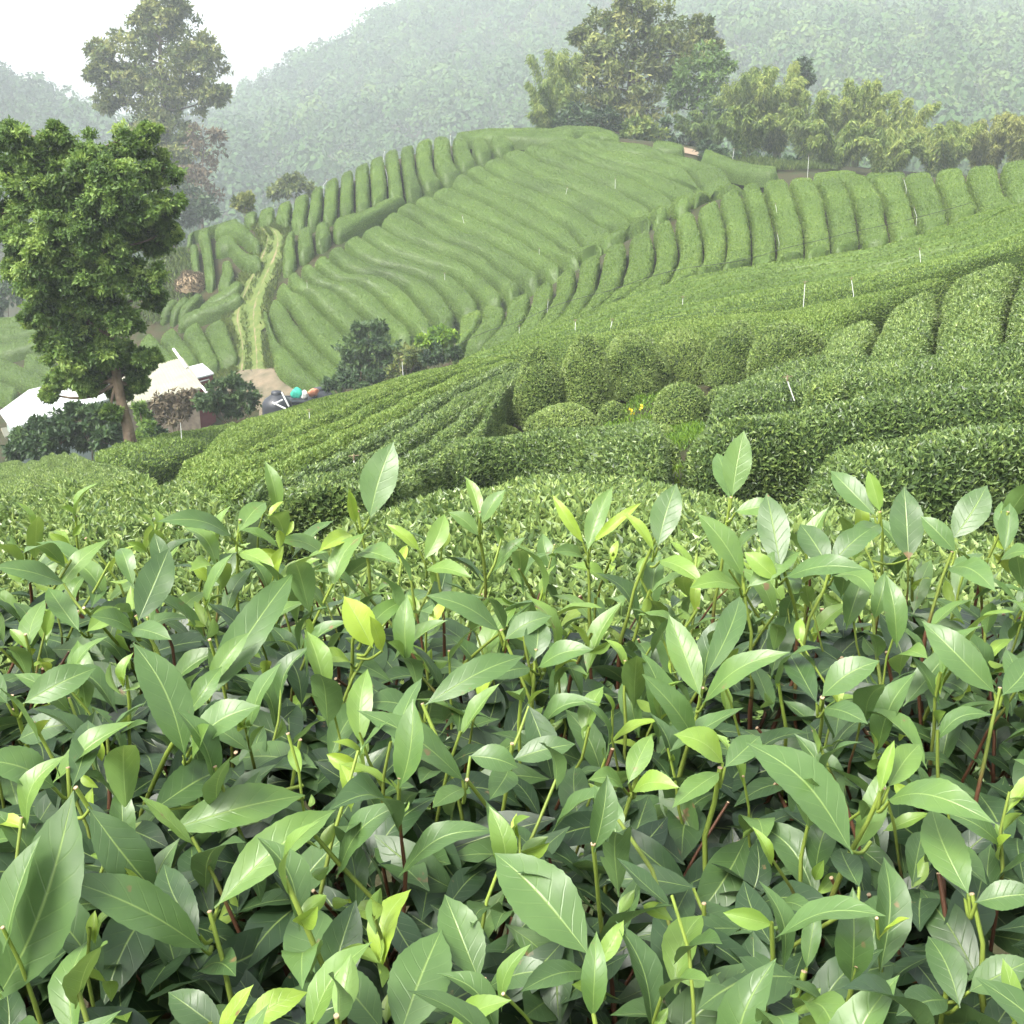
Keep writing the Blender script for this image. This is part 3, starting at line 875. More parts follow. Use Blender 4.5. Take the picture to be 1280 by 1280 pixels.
# left block beside the track: centre lines with widths in pixels
Lb = [
    ([(232, 293), (255, 274), (277, 264), (298, 265)], 9, 'thin tea hedge along the skyline left of the track'),
    ([(266, 279), (285, 277), (303, 286), (318, 300), (324, 306)], 17, 'bent tea hedge left of the track, nearest the white path patch'),
    ([(268, 304), (286, 299), (298, 312), (310, 321), (328, 321)], 17, 'zigzag tea hedge bulging towards the track from the left'),
    ([(254, 281), (257, 300), (261, 324), (262, 350)], 17, 'upright tea hedge behind the brown straw heap'),
    ([(281, 322), (285, 337), (277, 358)], 18, 'stubby tea hedge between the zigzag hedge and the straw heap'),
    ([(302, 344), (292, 356), (270, 371), (245, 388)], 13, 'diagonal tea hedge left of the track, ending at the rut'),
    ([(303, 360), (285, 373), (259, 384), (221, 398)], 13, 'lower diagonal tea hedge left of the track above the fat loaves'),
    ([(242, 302), (243, 318), (245, 336)], 14, 'short upright tea hedge on the bank edge at the leafy tree'),
    ([(252, 360), (238, 376), (222, 392)], 12, 'thin slanting tea hedge below the straw heap, right one'),
    ([(237, 366), (225, 379), (212, 392)], 12, 'thin slanting tea hedge below the straw heap, middle one'),
    ([(222, 369), (212, 379), (200, 390)], 12, 'thin slanting tea hedge below the straw heap, left one'),
    ([(266, 398), (274, 415), (286, 447)], 34, 'fat tea loaf beside the track, nearest the red shed'),
    ([(236, 402), (250, 425), (266, 456)], 30, 'fat tea loaf behind the red shed, second from the track'),
    ([(206, 410), (222, 430), (242, 456)], 28, 'fat tea loaf behind the cream roof, third from the track'),
    ([(178, 418), (196, 436), (216, 458)], 26, 'fat tea loaf partly behind the leafy tree'),
    ([(-30, 404), (10, 401), (50, 397), (80, 396)], 12, 'uppermost tea hedge at far left behind the leafy tree'),
    ([(-30, 416), (10, 412), (50, 409), (85, 412)], 12, 'second tea hedge down at far left behind the leafy tree'),
    ([(-30, 432), (10, 431), (40, 424), (70, 428)], 16, 'third tea hedge down at far left behind the leafy tree'),
    ([(28, 446), (45, 450), (70, 462)], 24, 'rounded tea loaf at far left above the white roof'),
    ([(-30, 448), (0, 455), (30, 466), (62, 484)], 22, 'long tea loaf at far left above the white roof'),
    ([(-30, 474), (0, 482), (20, 492)], 20, 'tea loaf at the left edge touching the white roof'),
]
for pts, w, lab in Lb:
    P = smooth_line(pts, 24)
    t = unit(np.gradient(P, axis=0))
    nrm2 = np.stack([-t[:, 1], t[:, 0]], 1)
    a = np.array([hit(*(p + n_ * w / 2), 55) for p, n_ in zip(P, nrm2)])
    b = np.array([hit(*(p - n_ * w / 2), 55) for p, n_ in zip(P, nrm2)])
    hedge_strip('tea_hedge', a, b, lab, 'tea hedges left of the track', H=1.25, gap=.4, endr=.8, tint=.46)

# round tea bushes
def tea_bush(x0, x1, y0, y1, label, dmin=14, tint=.80, group='round tea bushes on the near slope', lump=0.12):
    xc = (x0 + x1) / 2
    p = hit(xc, y1, dmin, -HEDGE)
    rg = np.linalg.norm(p)
    w = (x1 - x0) * rg / F_PX
    dep = math.atan2(-p[2], p[1])
    h = 1.10 * (y1 - y0) * rg / F_PX / (math.cos(dep) + 0.55 * math.sin(dep))
    rx, ry = w / 2 * .95, w / 2 * 1.0
    c = p + np.array([0, ry * .9, 0])
    n, m = 14, 30
    ph = np.linspace(0.02, np.pi / 2 + .35, n)
    th = np.linspace(0, 2 * np.pi, m, endpoint=False)
    PH, TH = np.meshgrid(ph, th, indexing='ij')
    sp = np.sin(PH) ** 1.0
    X = rx * sp * np.cos(TH)
    Y = ry * sp * np.sin(TH)
    Z = h * (0.30 + 0.70 * np.sign(np.cos(PH)) * np.abs(np.cos(PH)) ** 1.0)
    k = 1 + lump * wob(X * 2.2 / max(rx, .3) + c[0] * 3, Y * 2.2 / max(rx, .3) + Z * 2)
    V = np.stack([c[0] + X * k, c[1] + Y * k, c[2] - .08 + Z * (1 + .4 * (k - 1))], -1).reshape(-1, 3)
    Fc = grid_faces(n, m, True)
    mb = MB()
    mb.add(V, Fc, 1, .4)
    sz, dn = lod(rg)
    surf_leaves(mb, V, Fc[:, ::-1], dn * 1.3, sz, 0, tint + rng.uniform(-.1, .1), spread=.22, fold=True, ref=np.array([c[0], c[1], c[2] + h * .35]))
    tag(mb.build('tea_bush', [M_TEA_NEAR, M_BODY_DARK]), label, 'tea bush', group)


tea_bush(644, 704, 438, 538, 'tall narrow round tea bush, leftmost of the row')
tea_bush(697, 768, 424, 528, 'round tea bush, second from the left of the row')
tea_bush(750, 842, 420, 502, 'wide lumpy tea bush above the bright grass patch', lump=.2)
tea_bush(818, 898, 417, 484, 'round tea bush in the middle of the row, above the small lone bush')
tea_bush(884, 958, 408, 487, 'round tea bush right of the middle of the row')
tea_bush(945, 1038, 408, 484, 'big round tea bush at the right end of the row')
tea_bush(822, 888, 480, 539, 'small lone tea bush right of the bright grass patch')
tea_bush(886, 932, 484, 516, 'tiny tea bush in the shade below the right bushes')
tea_bush(932, 996, 474, 508, 'low tea bush beside the leaning pipe', 13)
tea_bush(658, 752, 511, 556, 'low flat tea bush left of the bright grass patch', 12)
tea_bush(580, 654, 536, 562, 'low flat tea bush under the sloping hedge ends', 12)
tea_bush(750, 782, 501, 535, 'little dark tea tuft in the shade of the lumpy bush', 12)
tea_bush(766, 814, 536, 572, 'small dark tea bush under the yellow flowers', 9)
tea_bush(788, 852, 549, 592, 'ragged dark tea bush right of the low ragged hedge', 8)
tea_bush(806, 850, 534, 556, 'small brownish tea bush behind the ragged dark one', 10)

# ------------------------------------------------------------------ track, yard, paths
def ribbon(name, left, right, mat, label, dmin, lift=.16, n=70, nc=9, jag=0.0):
    a = line3(left, n, dmin, -HEDGE)[:, :2]
    b = line3(right, n, dmin, -HEDGE)[:, :2]
    t = np.linspace(0, 1, nc)
    XY = a[:, None] * (1 - t)[None, :, None] + b[:, None] * t[None, :, None]
    if jag:
        XY[:, 0] += jag * rng.normal(size=(n, 2))
        XY[:, -1] += jag * rng.normal(size=(n, 2))
    z = S(XY.reshape(-1, 2)) - hed(XY) + lift
    UV = np.stack([np.broadcast_to(t, (n, nc)), np.broadcast_to(np.linspace(0, 1, n)[:, None], (n, nc))], -1).reshape(-1, 2) + 1e-4
    mb = MB()
    mb.add(np.column_stack([XY.reshape(-1, 2), z]), grid_faces(n, nc), 0, .5, UV)
    return tag(mb.build(name, mat), label, 'track', kind='structure')


TL = [(308, 275), (320, 291), (326, 302), (313, 332), (297, 362), (282, 400), (291, 432), (288, 468)]
TR = [(340, 281), (352, 292), (356, 304), (352, 325), (340, 352), (331, 385), (331, 430), (334, 466)]
ribbon('track', TL, TR, track_mat(), 'grassy farm track with two pale ruts climbing past the central hill', 62, jag=.12)
ribbon('yard', [(262, 470), (282, 466), (300, 463), (335, 464), (372, 468), (408, 482)], [(270, 500), (290, 505), (315, 510), (350, 520), (385, 512), (412, 500)], M_DIRT, 'bare packed dirt yard at the foot of the track', 56, lift=.15, jag=.25)
ribbon('concrete_patch', [(298, 266), (306, 266), (316, 267)], [(300, 273), (308, 274), (317, 274)], M_CONC, 'pale concrete patch at the head of the track', 70, lift=.12, n=12, nc=4)
ribbon('path', [(826, 184), (846, 185), (868, 189), (895, 199), (936, 212)], [(836, 191), (850, 192), (880, 199), (900, 204), (940, 216)], M_CONC, 'pale dirt path at the top right of the central hill', 80, lift=.15, n=24, nc=4)


def grass_patch(label, polyL, polyR, dmin, n, size, tint=.6, off=-HEDGE, mat=None):
    a = line3(polyL, 40, dmin, off)[:, :2]
    b = line3(polyR, 40, dmin, off)[:, :2]
    i = rng.random(n) * 38.99
    k = i.astype(int)
    f = (i - k)[:, None]
    t = rng.random((n, 1))
    xy = (a[k] * (1 - f) + a[k + 1] * f) * (1 - t) + (b[k] * (1 - f) + b[k + 1] * f) * t
    keep = rng.random(n) < np.clip(.55 + .6 * wob(xy[:, 0] * 1.1, xy[:, 1] * 1.1), .05, 1)
    xy = xy[keep]
    n = len(xy)
    P = np.column_stack([xy, S(xy) - hed(xy) + .12])
    ax = unit(rnd_unit(n) * .7 + [0, 0, 1])
    mb = MB()
    leaves(mb, P, ax, rnd_unit(n), size * (.5 + rng.random(n)), .22, 0, np.clip(tint + .2 * rng.normal(size=n), 0, 1), False)
    tag(mb.build('grass', mat or M_GRASS), label, 'grass', kind='stuff')


grass_patch('short yellow-green grass along the left verge of the track', [(p[0] - 5, p[1]) for p in TL], [(p[0] + 8, p[1] + 1) for p in TL], 62, 5000, .28, .62)
grass_patch('short grass on the middle strip of the track', [(l[0] * .42 + r[0] * .58, l[1] * .42 + r[1] * .58) for l, r in zip(TL, TR)], [(l[0] * .62 + r[0] * .38, l[1] * .62 + r[1] * .38) for l, r in zip(TL, TR)], 62, 3500, .2, .45)
grass_patch('short grass along the right verge of the track', [(p[0] - 3, p[1]) for p in TR], [(p[0] + 8, p[1]) for p in TR], 62, 4500, .28, .5)
grass_patch('bright green grass clump between the round bushes', [(735, 560), (765, 530), (800, 500), (835, 492)], [(800, 590), (840, 580), (875, 560), (880, 540)], 9, 12000, .085, .35, mat=M_SHRUB_LIME)
grass_patch('weeds on the bank behind the track head', [(318, 274), (335, 276), (352, 282), (368, 284)], [(330, 284), (345, 289), (356, 294), (362, 292)], 70, 3000, .3, .45)
grass_patch('rough grass beside the dirt yard and the red shed', [(268, 462), (280, 455), (290, 448)], [(268, 480), (285, 476), (298, 468)], 60, 2500, .25, .6)
grass_patch('weeds between the ragged dark hedge and the next terrace', [(770, 598), (830, 598), (890, 584)], [(770, 622), (850, 624), (920, 606)], 7, 4000, .09, .5, mat=M_SHRUB_LIME)
grass_patch('weeds below the nearest level tea row', [(850, 596), (930, 606), (1020, 618), (1060, 612)], [(870, 606), (950, 620), (1040, 628), (1080, 622)], 7, 2500, .07, .7, mat=M_SHRUB_LIME)

# ------------------------------------------------------------------ trees and shrubs
def foliage_blobs(mb, blobs, leaf, per, mat=0, tint=.5, sub=26, flat=.8, up=.35, spread=.16, wr=.45, shell=.55, toplight=0.0):
    for c, r in blobs:
        c = np.asarray(c, float)
        k = max(8, int(sub))
        dirs = rnd_unit(k)
        cc = c + dirs * (r * (shell + (1 - shell) * rng.random((k, 1)))) * [1, 1, flat]
        n = max(3, int(per))
        P = (cc[:, None] + rng.normal(size=(k, n, 3)) * (r * .125) * [1, 1, .75]).reshape(-1, 3)
        out = np.repeat(dirs, n, 0)
        ax = unit(out * .6 + rnd_unit(k * n) * .9 + [0, 0, -.15])
        nr = unit(out * .5 + rnd_unit(k * n) * .7 + [0, 0, up * 2])
        st = np.repeat(tint + spread * rng.normal(size=k), n)
        T = np.clip(st + rng.normal(size=k * n) * .12, .02, 1)
        leaves(mb, P, ax, nr, leaf * (.6 + .8 * rng.random(k * n)), wr, mat, T, False)


def limb(mb, a, b, r0, r1, bend=.15, n=7, seg=8):
    a, b = np.asarray(a, float), np.asarray(b, float)
    t = np.linspace(0, 1, seg)[:, None]
    L = np.linalg.norm(b - a)
    off = rng.normal(size=3) * L * bend * .5
    P = a + (b - a) * t + off * np.sin(np.pi * t) + np.array([0, 0, -.03 * L]) * np.sin(np.pi * t)
    tube(mb, P, np.linspace(r0, r1, seg), n, 0, cap=True)


def tree(name, label, cat, base, blobs_px, depth, leaf, per, mat, trunk_px=None, trunk_r=.25, dz=.7, group=None, tint=.5, sub=26, bark=None, limbs=True, thick=None, shell=.55, extra_tint=None, spread=.16):
    base = np.asarray(base, float)
    root = thing(name, base, label, cat, group)
    blobs = []
    for k, bp in enumerate(blobs_px):
        x, y, r = bp[:3]
        R = r * depth / F_PX
        dd = bp[3] if len(bp) > 3 else rng.uniform(-1, 1) * dz * (thick or 2.0)
        blobs.append((at(x, y, depth + dd), R))
    mbt = MB()
    pts = [base - [0, 0, .25]] + [at(x, y, depth) for x, y in (trunk_px or [])]
    if len(pts) == 1:
        cz = np.mean([b[0] for b in blobs], axis=0)
        pts.append(base * .4 + cz * .6)
    pts = resample(smooth_line(pts, 14) if len(pts) > 2 else pts, 14)
    rad = trunk_r * (1 - .78 * np.linspace(0, 1, 14) ** .8)
    rad[0] *= 1.35
    rad[1] *= 1.1
    tube(mbt, pts, rad, 10)
    if limbs:
        ml = mbt
        for c, R in blobs:
            d = np.linalg.norm(pts - c, axis=1) + np.maximum(0, pts[:, 2] - c[2] + R * .3) * 2
            i = int(np.argmin(d[4:])) + 4
            limb(ml, pts[i], c, rad[i] * .42 + .01, .012 + trunk_r * .05)
            for _ in range(3):
                limb(ml, c - [0, 0, R * .2], c + rnd_unit(1)[0] * R * .75, (.012 + trunk_r * .05), .008, n=5, seg=4)
    mbt.build('trunk', bark or M_BARK, root)
    mc = MB()
    for k, b in enumerate(blobs):
        foliage_blobs(mc, [b], leaf, per, 0, tint + rng.uniform(-.08, .08), sub, spread=spread, shell=shell)
    mc.build('crown', mat, root)
    return root


def gbase(px, y, d):
    p = at(px, y, d)
    p[2] = ground_z(p[0], p[1])
    return p

# the leafy tree before the farm building
t1 = [(28, 178, 30), (-8, 205, 32), (58, 205, 28), (112, 192, 34), (165, 182, 32), (198, 214, 32), (150, 226, 36), (98, 240, 36), (40, 240, 38), (-5, 262, 38), (205, 258, 26), (196, 298, 30), (150, 285, 42), (92, 298, 42), (30, 300, 34), (212, 288, 16),
      (48, 342, 36), (84, 358, 40), (22, 338, 22), (130, 338, 42), (176, 346, 30), (192, 374, 16), (60, 388, 30), (108, 398, 40), (158, 400, 22), (34, 400, 11), (70, 168, 16), (14, 160, 12), (185, 165, 16),
      (90, 438, 36), (128, 440, 26), (76, 470, 20), (108, 478, 22), (164, 458, 24), (184, 448, 16), (150, 488, 16), (172, 478, 14), (62, 492, 10), (140, 515, 12), (122, 380, 34), (105, 425, 30), (122, 462, 26), (96, 330, 34), (60, 425, 20), (150, 440, 22), (112, 215, 30, -1.0), (125, 255, 34, -1.2), (105, 290, 36, -1.2), (150, 250, 30, -1.0), (75, 270, 34, -1.0), (60, 235, 30, -1.0), (170, 270, 26, -1.0), (60, 310, 28, -1.0), (130, 310, 32, -1.2)]
b1 = at(166, 557, 31)
b1[2] = min(b1[2], ground_z(b1[0], b1[1]) + .5)
tree('leafy_tree', 'leaning broad-leaved tree with bright green clumped crown before the white roofs', 'tree', b1, [(b[0], b[1], b[2] * .9) + tuple(b[3:]) for b in t1], b1[1], .12, 190, M_TREE, [(160, 535), (151, 500), (145, 465), (138, 420), (128, 370), (118, 310), (112, 250), (110, 215)], .175, tint=.60, sub=33, thick=1.2, shell=.4, spread=.24)
# the tall tree behind it
t2 = [(198, 28, 28), (168, 42, 26), (230, 48, 28), (148, 72, 28), (124, 62, 14), (200, 78, 38), (248, 88, 30), (270, 118, 14), (138, 100, 26), (162, 112, 30), (208, 118, 36), (238, 122, 26), (134, 128, 12), (188, 148, 26), (214, 160, 26), (226, 188, 24), (206, 190, 24), (215, 8, 16), (185, 12, 12), (258, 62, 18), (120, 90, 12), (180, 172, 20), (215, 215, 26), (222, 245, 24)]
b2 = at(214, 300, 165)
b2[2] = ground_z(b2[0], b2[1])
tree('tall_tree', 'tall hazy tree with domed olive crown above the leafy tree', 'tree', b2, [(a, b, r * 1.08) for a, b, r in t2], 165, .62, 62, M_TREE_OLIVE, [(214, 260), (212, 200), (206, 150), (202, 100), (200, 50)], .9, tint=.56, sub=26, bark=M_BARK_GREY, thick=2.5, shell=.5)
tree('ragged_tree', 'thin brownish half-bare tree behind the right edge of the leafy tree', 'tree', gbase(252, 290, 160), [(248, 170, 16), (262, 190, 18), (255, 215, 18), (245, 240, 18), (262, 245, 16), (235, 215, 14), (272, 170, 8)], 160, .6, 14, M_TWIG, [(252, 260), (253, 210), (255, 175)], .35, tint=.35, sub=18, bark=M_BARK_GREY)
tree('dark_tree', 'dull grey-green tree low behind the leafy tree, left of the track head', 'tree', gbase(235, 300, 150), [(232, 245, 18), (248, 255, 18), (225, 262, 16), (262, 262, 12), (240, 270, 16)], 150, .6, 20, M_TREE_DARK, None, .3, tint=.35, sub=20, bark=M_BARK_GREY)
# right hand group on the crest
t3 = [(790, 22, 34), (755, 38, 30), (822, 30, 32), (770, 66, 36), (812, 66, 38), (745, 74, 22), (850, 52, 30), (878, 34, 16), (726, 46, 10), (840, 84, 28), (792, 100, 38), (756, 104, 30), (740, 130, 24), (775, 140, 30), (808, 132, 28), (722, 88, 12), (872, 66, 20), (892, 58, 10), (745, 158, 18), (790, 4, 22), (765, 165, 18)]
tree('spreading_tree', 'large spreading yellow-olive tree on the hill crest', 'tree', gbase(790, 170, 134), t3, 134, .55, 44, M_TREE_OLIVE, [(790, 150), (788, 120), (790, 80), (795, 40)], .75, tint=.58, sub=26, bark=M_BARK_GREY, thick=2.5, shell=.45)
t4 = [(885, 72, 20), (862, 92, 20), (896, 100, 20), (872, 118, 22), (850, 112, 14), (905, 82, 12), (880, 136, 16), (845, 125, 10)]
tree('slender_tree', 'smaller fresh green tree between the spreading tree and the bamboo', 'tree', gbase(868, 180, 128), t4, 128, .5, 22, M_TREE, [(866, 150), (872, 120), (880, 85)], .32, tint=.45, sub=24, bark=M_BARK_GREY)
tree('dark_shrub', 'dark leafy shrub under the slender tree on the crest', 'shrub', gbase(855, 185, 122), [(845, 160, 18), (865, 168, 20), (885, 160, 18), (902, 150, 16), (880, 178, 14)], 122, .5, 22, M_TREE_DARK, None, .2, tint=.4, sub=22)
tree('dark_shrub', 'dark shrub at the foot of the big spreading tree', 'shrub', gbase(735, 170, 124), [(718, 140, 14), (732, 150, 18), (752, 150, 18), (770, 165, 14), (705, 150, 10), (790, 168, 16), (812, 165, 18)], 124, .5, 22, M_TREE_DARK, None, .2, tint=.4, sub=22)
tree('pale_shrub', 'pale green shrub on the crest right of the spreading tree trunk', 'shrub', gbase(800, 178, 118), [(788, 162, 12), (802, 158, 14), (818, 168, 13), (808, 172, 10)], 118, .45, 22, M_BAMBOO, None, .15, tint=.5, sub=22)
tree('conical_tree', 'small dark conical tree poking out above the bamboo', 'tree', gbase(1002, 160, 132), [(1004, 80, 9), (1002, 92, 13), (999, 104, 13), (1008, 100, 10)], 132, .4, 20, M_TREE_DARK, [(1002, 130), (1003, 100), (1004, 84)], .2, tint=.5, sub=20)


def bamboo(label, px, ybase, ytop, wpx, depth, n, mat, tint=.5, lean=0.0, leaf=.46, thick=1.0, per=820):
    g = gbase(px, ybase, depth)
    root = thing('bamboo_clump', g, label, 'bamboo', 'bamboo clumps on the far edge of the tea field')
    top = at(px, ytop, depth)[2]
    Ht = top - g[2]
    W = wpx * depth / F_PX / 2
    mc, ml = MB(), MB()
    for i in range(n):
        a = rng.uniform(0, 2 * np.pi)
        h = Ht * (1.0 if i < 2 else rng.uniform(.5, .98))
        out = W * np.sqrt(rng.random()) * (1 if i > 1 else .4)
        dirv = np.array([np.cos(a), np.sin(a) * thick, 0])
        foot = g + dirv * W * .22
        s = np.linspace(0, 1, 12)
        P = foot + dirv * (out * s ** 2.2)[:, None] + np.array([1, 0, 0]) * (lean * Ht * s ** 2)[:, None]
        P[:, 2] += h * (s - .10 * s ** 5)
        tube(mc, P, .07 * (1 - .8 * s), 5)
        m = per
        u = 1 - rng.random(m) ** 1.25 * .8
        k = np.clip(u * 11, 0, 10.99)
        i0 = k.astype(int)
        f = (k - i0)[:, None]
        C = P[i0] * (1 - f) + P[i0 + 1] * f
        rad = Ht * .085 * (1 - np.abs(u - .62) * 1.1).clip(.22, 1)
        off = rnd_unit(m) * (rad * rng.random(m) ** .5)[:, None]
        off[:, 2] -= rad * .35
        # quantise into sprays so that the plumes read as tufts
        Q = C + off
        ax = unit(off * .25 / Ht + rnd_unit(m) * .55 + dirv * .3 + [0, 0, -.55])
        nr = unit(rnd_unit(m) + dirv * .6 + [0, 0, .7])
        ct = tint + rng.normal() * .10
        T = np.clip(ct + .25 * (u - .6) + rng.normal(size=m) * .16, .02, 1)
        leaves(ml, Q, ax, nr, leaf * (.6 + .8 * rng.random(m)), .24, 0, T, False)
    mc.build('culms', M_CULM, root)
    ml.build('foliage', mat, root)


bl = [('tall loose bamboo clump at the left end of the crest trees', 694, 165, 56, 50, 130, 14, M_BAMBOO, .5, 0),
      ('short bushy bamboo clump beside the spreading tree', 690, 168, 98, 46, 126, 12, M_BAMBOO, .42, -.03),
      ('broad bamboo clump just right of the slender tree', 935, 195, 76, 80, 124, 20, M_BAMBOO, .50, 0),
      ('dark drooping bamboo clump in front of the broad one', 930, 200, 132, 60, 112, 14, M_BAMBOO, .36, .02),
      ('tall yellow-green bamboo clump left of the conical tree', 968, 195, 72, 64, 126, 18, M_BAMBOO, .62, 0),
      ('rounded bamboo clump beneath the conical tree', 1010, 200, 110, 70, 118, 16, M_BAMBOO, .48, .02),
      ('tall feathery bamboo clump with a pointed top near the middle of the grove', 1065, 200, 94, 70, 122, 18, M_BAMBOO, .60, .04),
      ('low dark bamboo clump with two rounded domes over the column tops', 1040, 204, 150, 70, 108, 14, M_BAMBOO, .40, 0),
      ('yellow tipped bamboo clump leaning right', 1120, 204, 120, 76, 118, 16, M_BAMBOO, .62, .06),
      ('low rounded bamboo clump above the right-hand columns', 1105, 208, 160, 70, 106, 12, M_BAMBOO, .50, 0),
      ('pale green bamboo clump at the right of the grove', 1175, 206, 150, 76, 112, 14, M_BAMBOO, .55, .02),
      ('yellowing bamboo clump near the right edge', 1232, 202, 142, 60, 116, 16, M_BAMBOO_YEL, .5, 0),
      ('straw yellow bamboo clump cut by the right edge', 1282, 198, 134, 70, 114, 16, M_BAMBOO_YEL, .55, 0),
      ('dark bamboo thicket filling the grove behind the leftmost columns', 885, 200, 140, 70, 118, 14, M_BAMBOO, .30, 0)]
for b in bl:
    bamboo(b[0], b[1], b[2], b[3] - 8, b[4], b[5], int(b[6] * 1.4), b[7], b[8] + .06, b[9])


def shrub(name, label, blobs, dmin, leaf, per, mat, tint=.45, sub=24, depth=None, ybase=None, spread=.16, twig=None):
    bx = np.mean([b[0] for b in blobs])
    yb = ybase or max(b[1] + b[2] for b in blobs)
    p = hit(bx, yb, dmin, -HEDGE)
    if depth:
        p = at(bx, yb, depth)
        p[2] = ground_z(p[0], p[1])
    tree(name, label, 'shrub', p, blobs, p[1], leaf, per, mat, None, .07, tint=tint, sub=sub, spread=spread, thick=.9, bark=twig)


shrub('big_shrub', 'big dark green shrub at the foot of the central hill', [(462, 420, 20), (440, 438, 20), (482, 434, 20), (462, 450, 22), (438, 462, 16), (490, 452, 14), (448, 410, 8), (474, 408, 8)], 60, .26, 30, M_TREE_DARK, .62, depth=64, ybase=478)
shrub('brown_shrub', 'straggly brownish shrub between the big shrub and the lime shrub', [(508, 442, 14), (518, 454, 14), (500, 460, 12), (528, 446, 10), (485, 472, 12)], 56, .22, 22, M_TREE_OLIVE, .5, depth=61, ybase=476)
shrub('lime_shrub', 'bright lime green shrub in the gully end', [(548, 420, 15), (532, 424, 10), (562, 422, 10), (550, 434, 14)], 56, .25, 26, M_SHRUB_LIME, .55, depth=62, ybase=452)
shrub('dark_shrub', 'dark undergrowth at the foot of the bamboo beside the narrow dark hedge', [(885, 190, 14), (905, 196, 13), (925, 200, 12), (945, 203, 11), (965, 204, 11), (988, 205, 10)], 80, .4, 30, M_TREE_DARK, .35, depth=106, ybase=214)
shrub('low_shrub', 'low dark shrub right below the lime shrub', [(552, 442, 13), (568, 440, 9), (536, 446, 10)], 50, .22, 24, M_TREE_DARK, .5, depth=60, ybase=456)
shrub('low_shrub', 'low scrubby shrub on the gully edge behind the sloping hedges', [(430, 474, 12), (450, 474, 14), (412, 480, 10), (470, 470, 10)], 46, .2, 24, M_TREE_DARK, .5, depth=58, ybase=488)
shrub('round_shrub', 'rounded grey-green shrub in front of the red shed', [(268, 490, 18), (290, 486, 18), (308, 492, 16), (280, 504, 18), (304, 508, 16), (256, 502, 12), (292, 476, 8)], 44, .2, 34, M_TREE_DARK, .58, depth=52, ybase=527)
shrub('dry_shrub', 'bare brown twiggy shrub below the cream roof', [(205, 505, 14), (222, 498, 14), (214, 518, 14), (196, 520, 12), (232, 512, 10), (240, 495, 8)], 44, .22, 14, M_TWIG, .4, depth=55, ybase=540)
shrub('green_shrub', 'fresh green shrub right beside the leaning trunk', [(178, 520, 9), (184, 534, 9), (174, 508, 7), (176, 544, 7)], 30, .15, 24, M_TREE, .6, depth=40, ybase=556)
shrub('dark_hedge_shrub', 'long dark bamboo-leaved shrub before the white roofed building, left part', [(30, 548, 16), (50, 538, 18), (72, 532, 20), (46, 558, 16), (75, 552, 18), (22, 562, 12)], 30, .24, 32, M_TREE_DARK, .48, depth=42, ybase=580)
shrub('dark_hedge_shrub', 'long dark bamboo-leaved shrub before the white roofed building, right part', [(98, 526, 18), (120, 520, 18), (138, 530, 16), (104, 548, 18), (130, 550, 16), (92, 512, 8)], 30, .24, 32, M_TREE_DARK, .52, depth=42, ybase=575)
shrub('dark_shrub', 'dark shrub between the leaning trunk and the dry brown shrub', [(190, 535, 12), (200, 545, 10), (185, 550, 8)], 30, .18, 24, M_TREE_DARK, .35, depth=44, ybase=558)
shrub('yellow_shrub', 'small yellow-tipped shrub at the head of the track', [(300, 252, 8), (310, 248, 7), (306, 258, 8)], 90, .35, 22, M_BAMBOO_YEL, .45, depth=106, ybase=268)
shrub('tan_shrub', 'tan and green rounded tree on the skyline left of the hill', [(358, 228, 10), (372, 226, 9), (365, 236, 12), (345, 240, 9), (388, 236, 8)], 110, .5, 20, M_BAMBOO_YEL, .3, depth=140, ybase=250)
shrub('scrub_bush', 'dull scrub on the bank left of the straw heap', [(212, 330, 14), (200, 350, 14), (222, 345, 10), (192, 372, 12)], 80, .35, 20, M_TREE_DARK, .4, depth=98, ybase=380)
shrub('scrub_bush', 'greyish scrub at the far left edge behind the leafy tree', [(-20, 350, 22), (10, 365, 20), (25, 350, 16), (-10, 385, 14), (45, 372, 16)], 90, .5, 20, M_TREE_DARK, .45, depth=108, ybase=398)

grass_patch('rough grass and scrub on the bank behind the leafy tree', [(120, 320), (180, 318), (245, 318)], [(120, 405), (180, 410), (240, 395)], 80, 7000, .5, .35)
grass_patch('rough grass on the open ground under the bamboo beside the pale path', [(885, 192), (930, 200), (985, 206), (1040, 208)], [(915, 214), (950, 216), (1000, 215), (1045, 214)], 80, 9000, .4, .3)
# straw heap
hp_ = hit(240, 362, 70, -HEDGE)
mb = MB()
n, m2 = 10, 22
PH, TH = np.meshgrid(np.linspace(0, np.pi / 2, n), np.linspace(0, 2 * np.pi, m2, endpoint=False), indexing='ij')
R_ = 1.15 * np.sin(PH) ** .8
V = np.stack([hp_[0] + R_ * np.cos(TH), hp_[1] + R_ * np.sin(TH), hp_[2] - .1 + 1.3 * np.cos(PH)], -1)
V += .17 * np.stack([wob(V[..., 2] * 4, V[..., 0] * 3), wob(V[..., 0] * 4, V[..., 2] * 3), wob(V[..., 0] * 3, V[..., 1] * 3)], -1)
mb.add(V.reshape(-1, 3), grid_faces(n, m2, True), 1, .3)
surf_leaves(mb, V.reshape(-1, 3), grid_faces(n, m2, True)[:, ::-1], 120, .25, 0, .45, wr=.2)
tag(mb.build('straw_heap', [M_TWIG, M_STRAW]), 'heap of brown straw on the bank left of the track', 'heap')

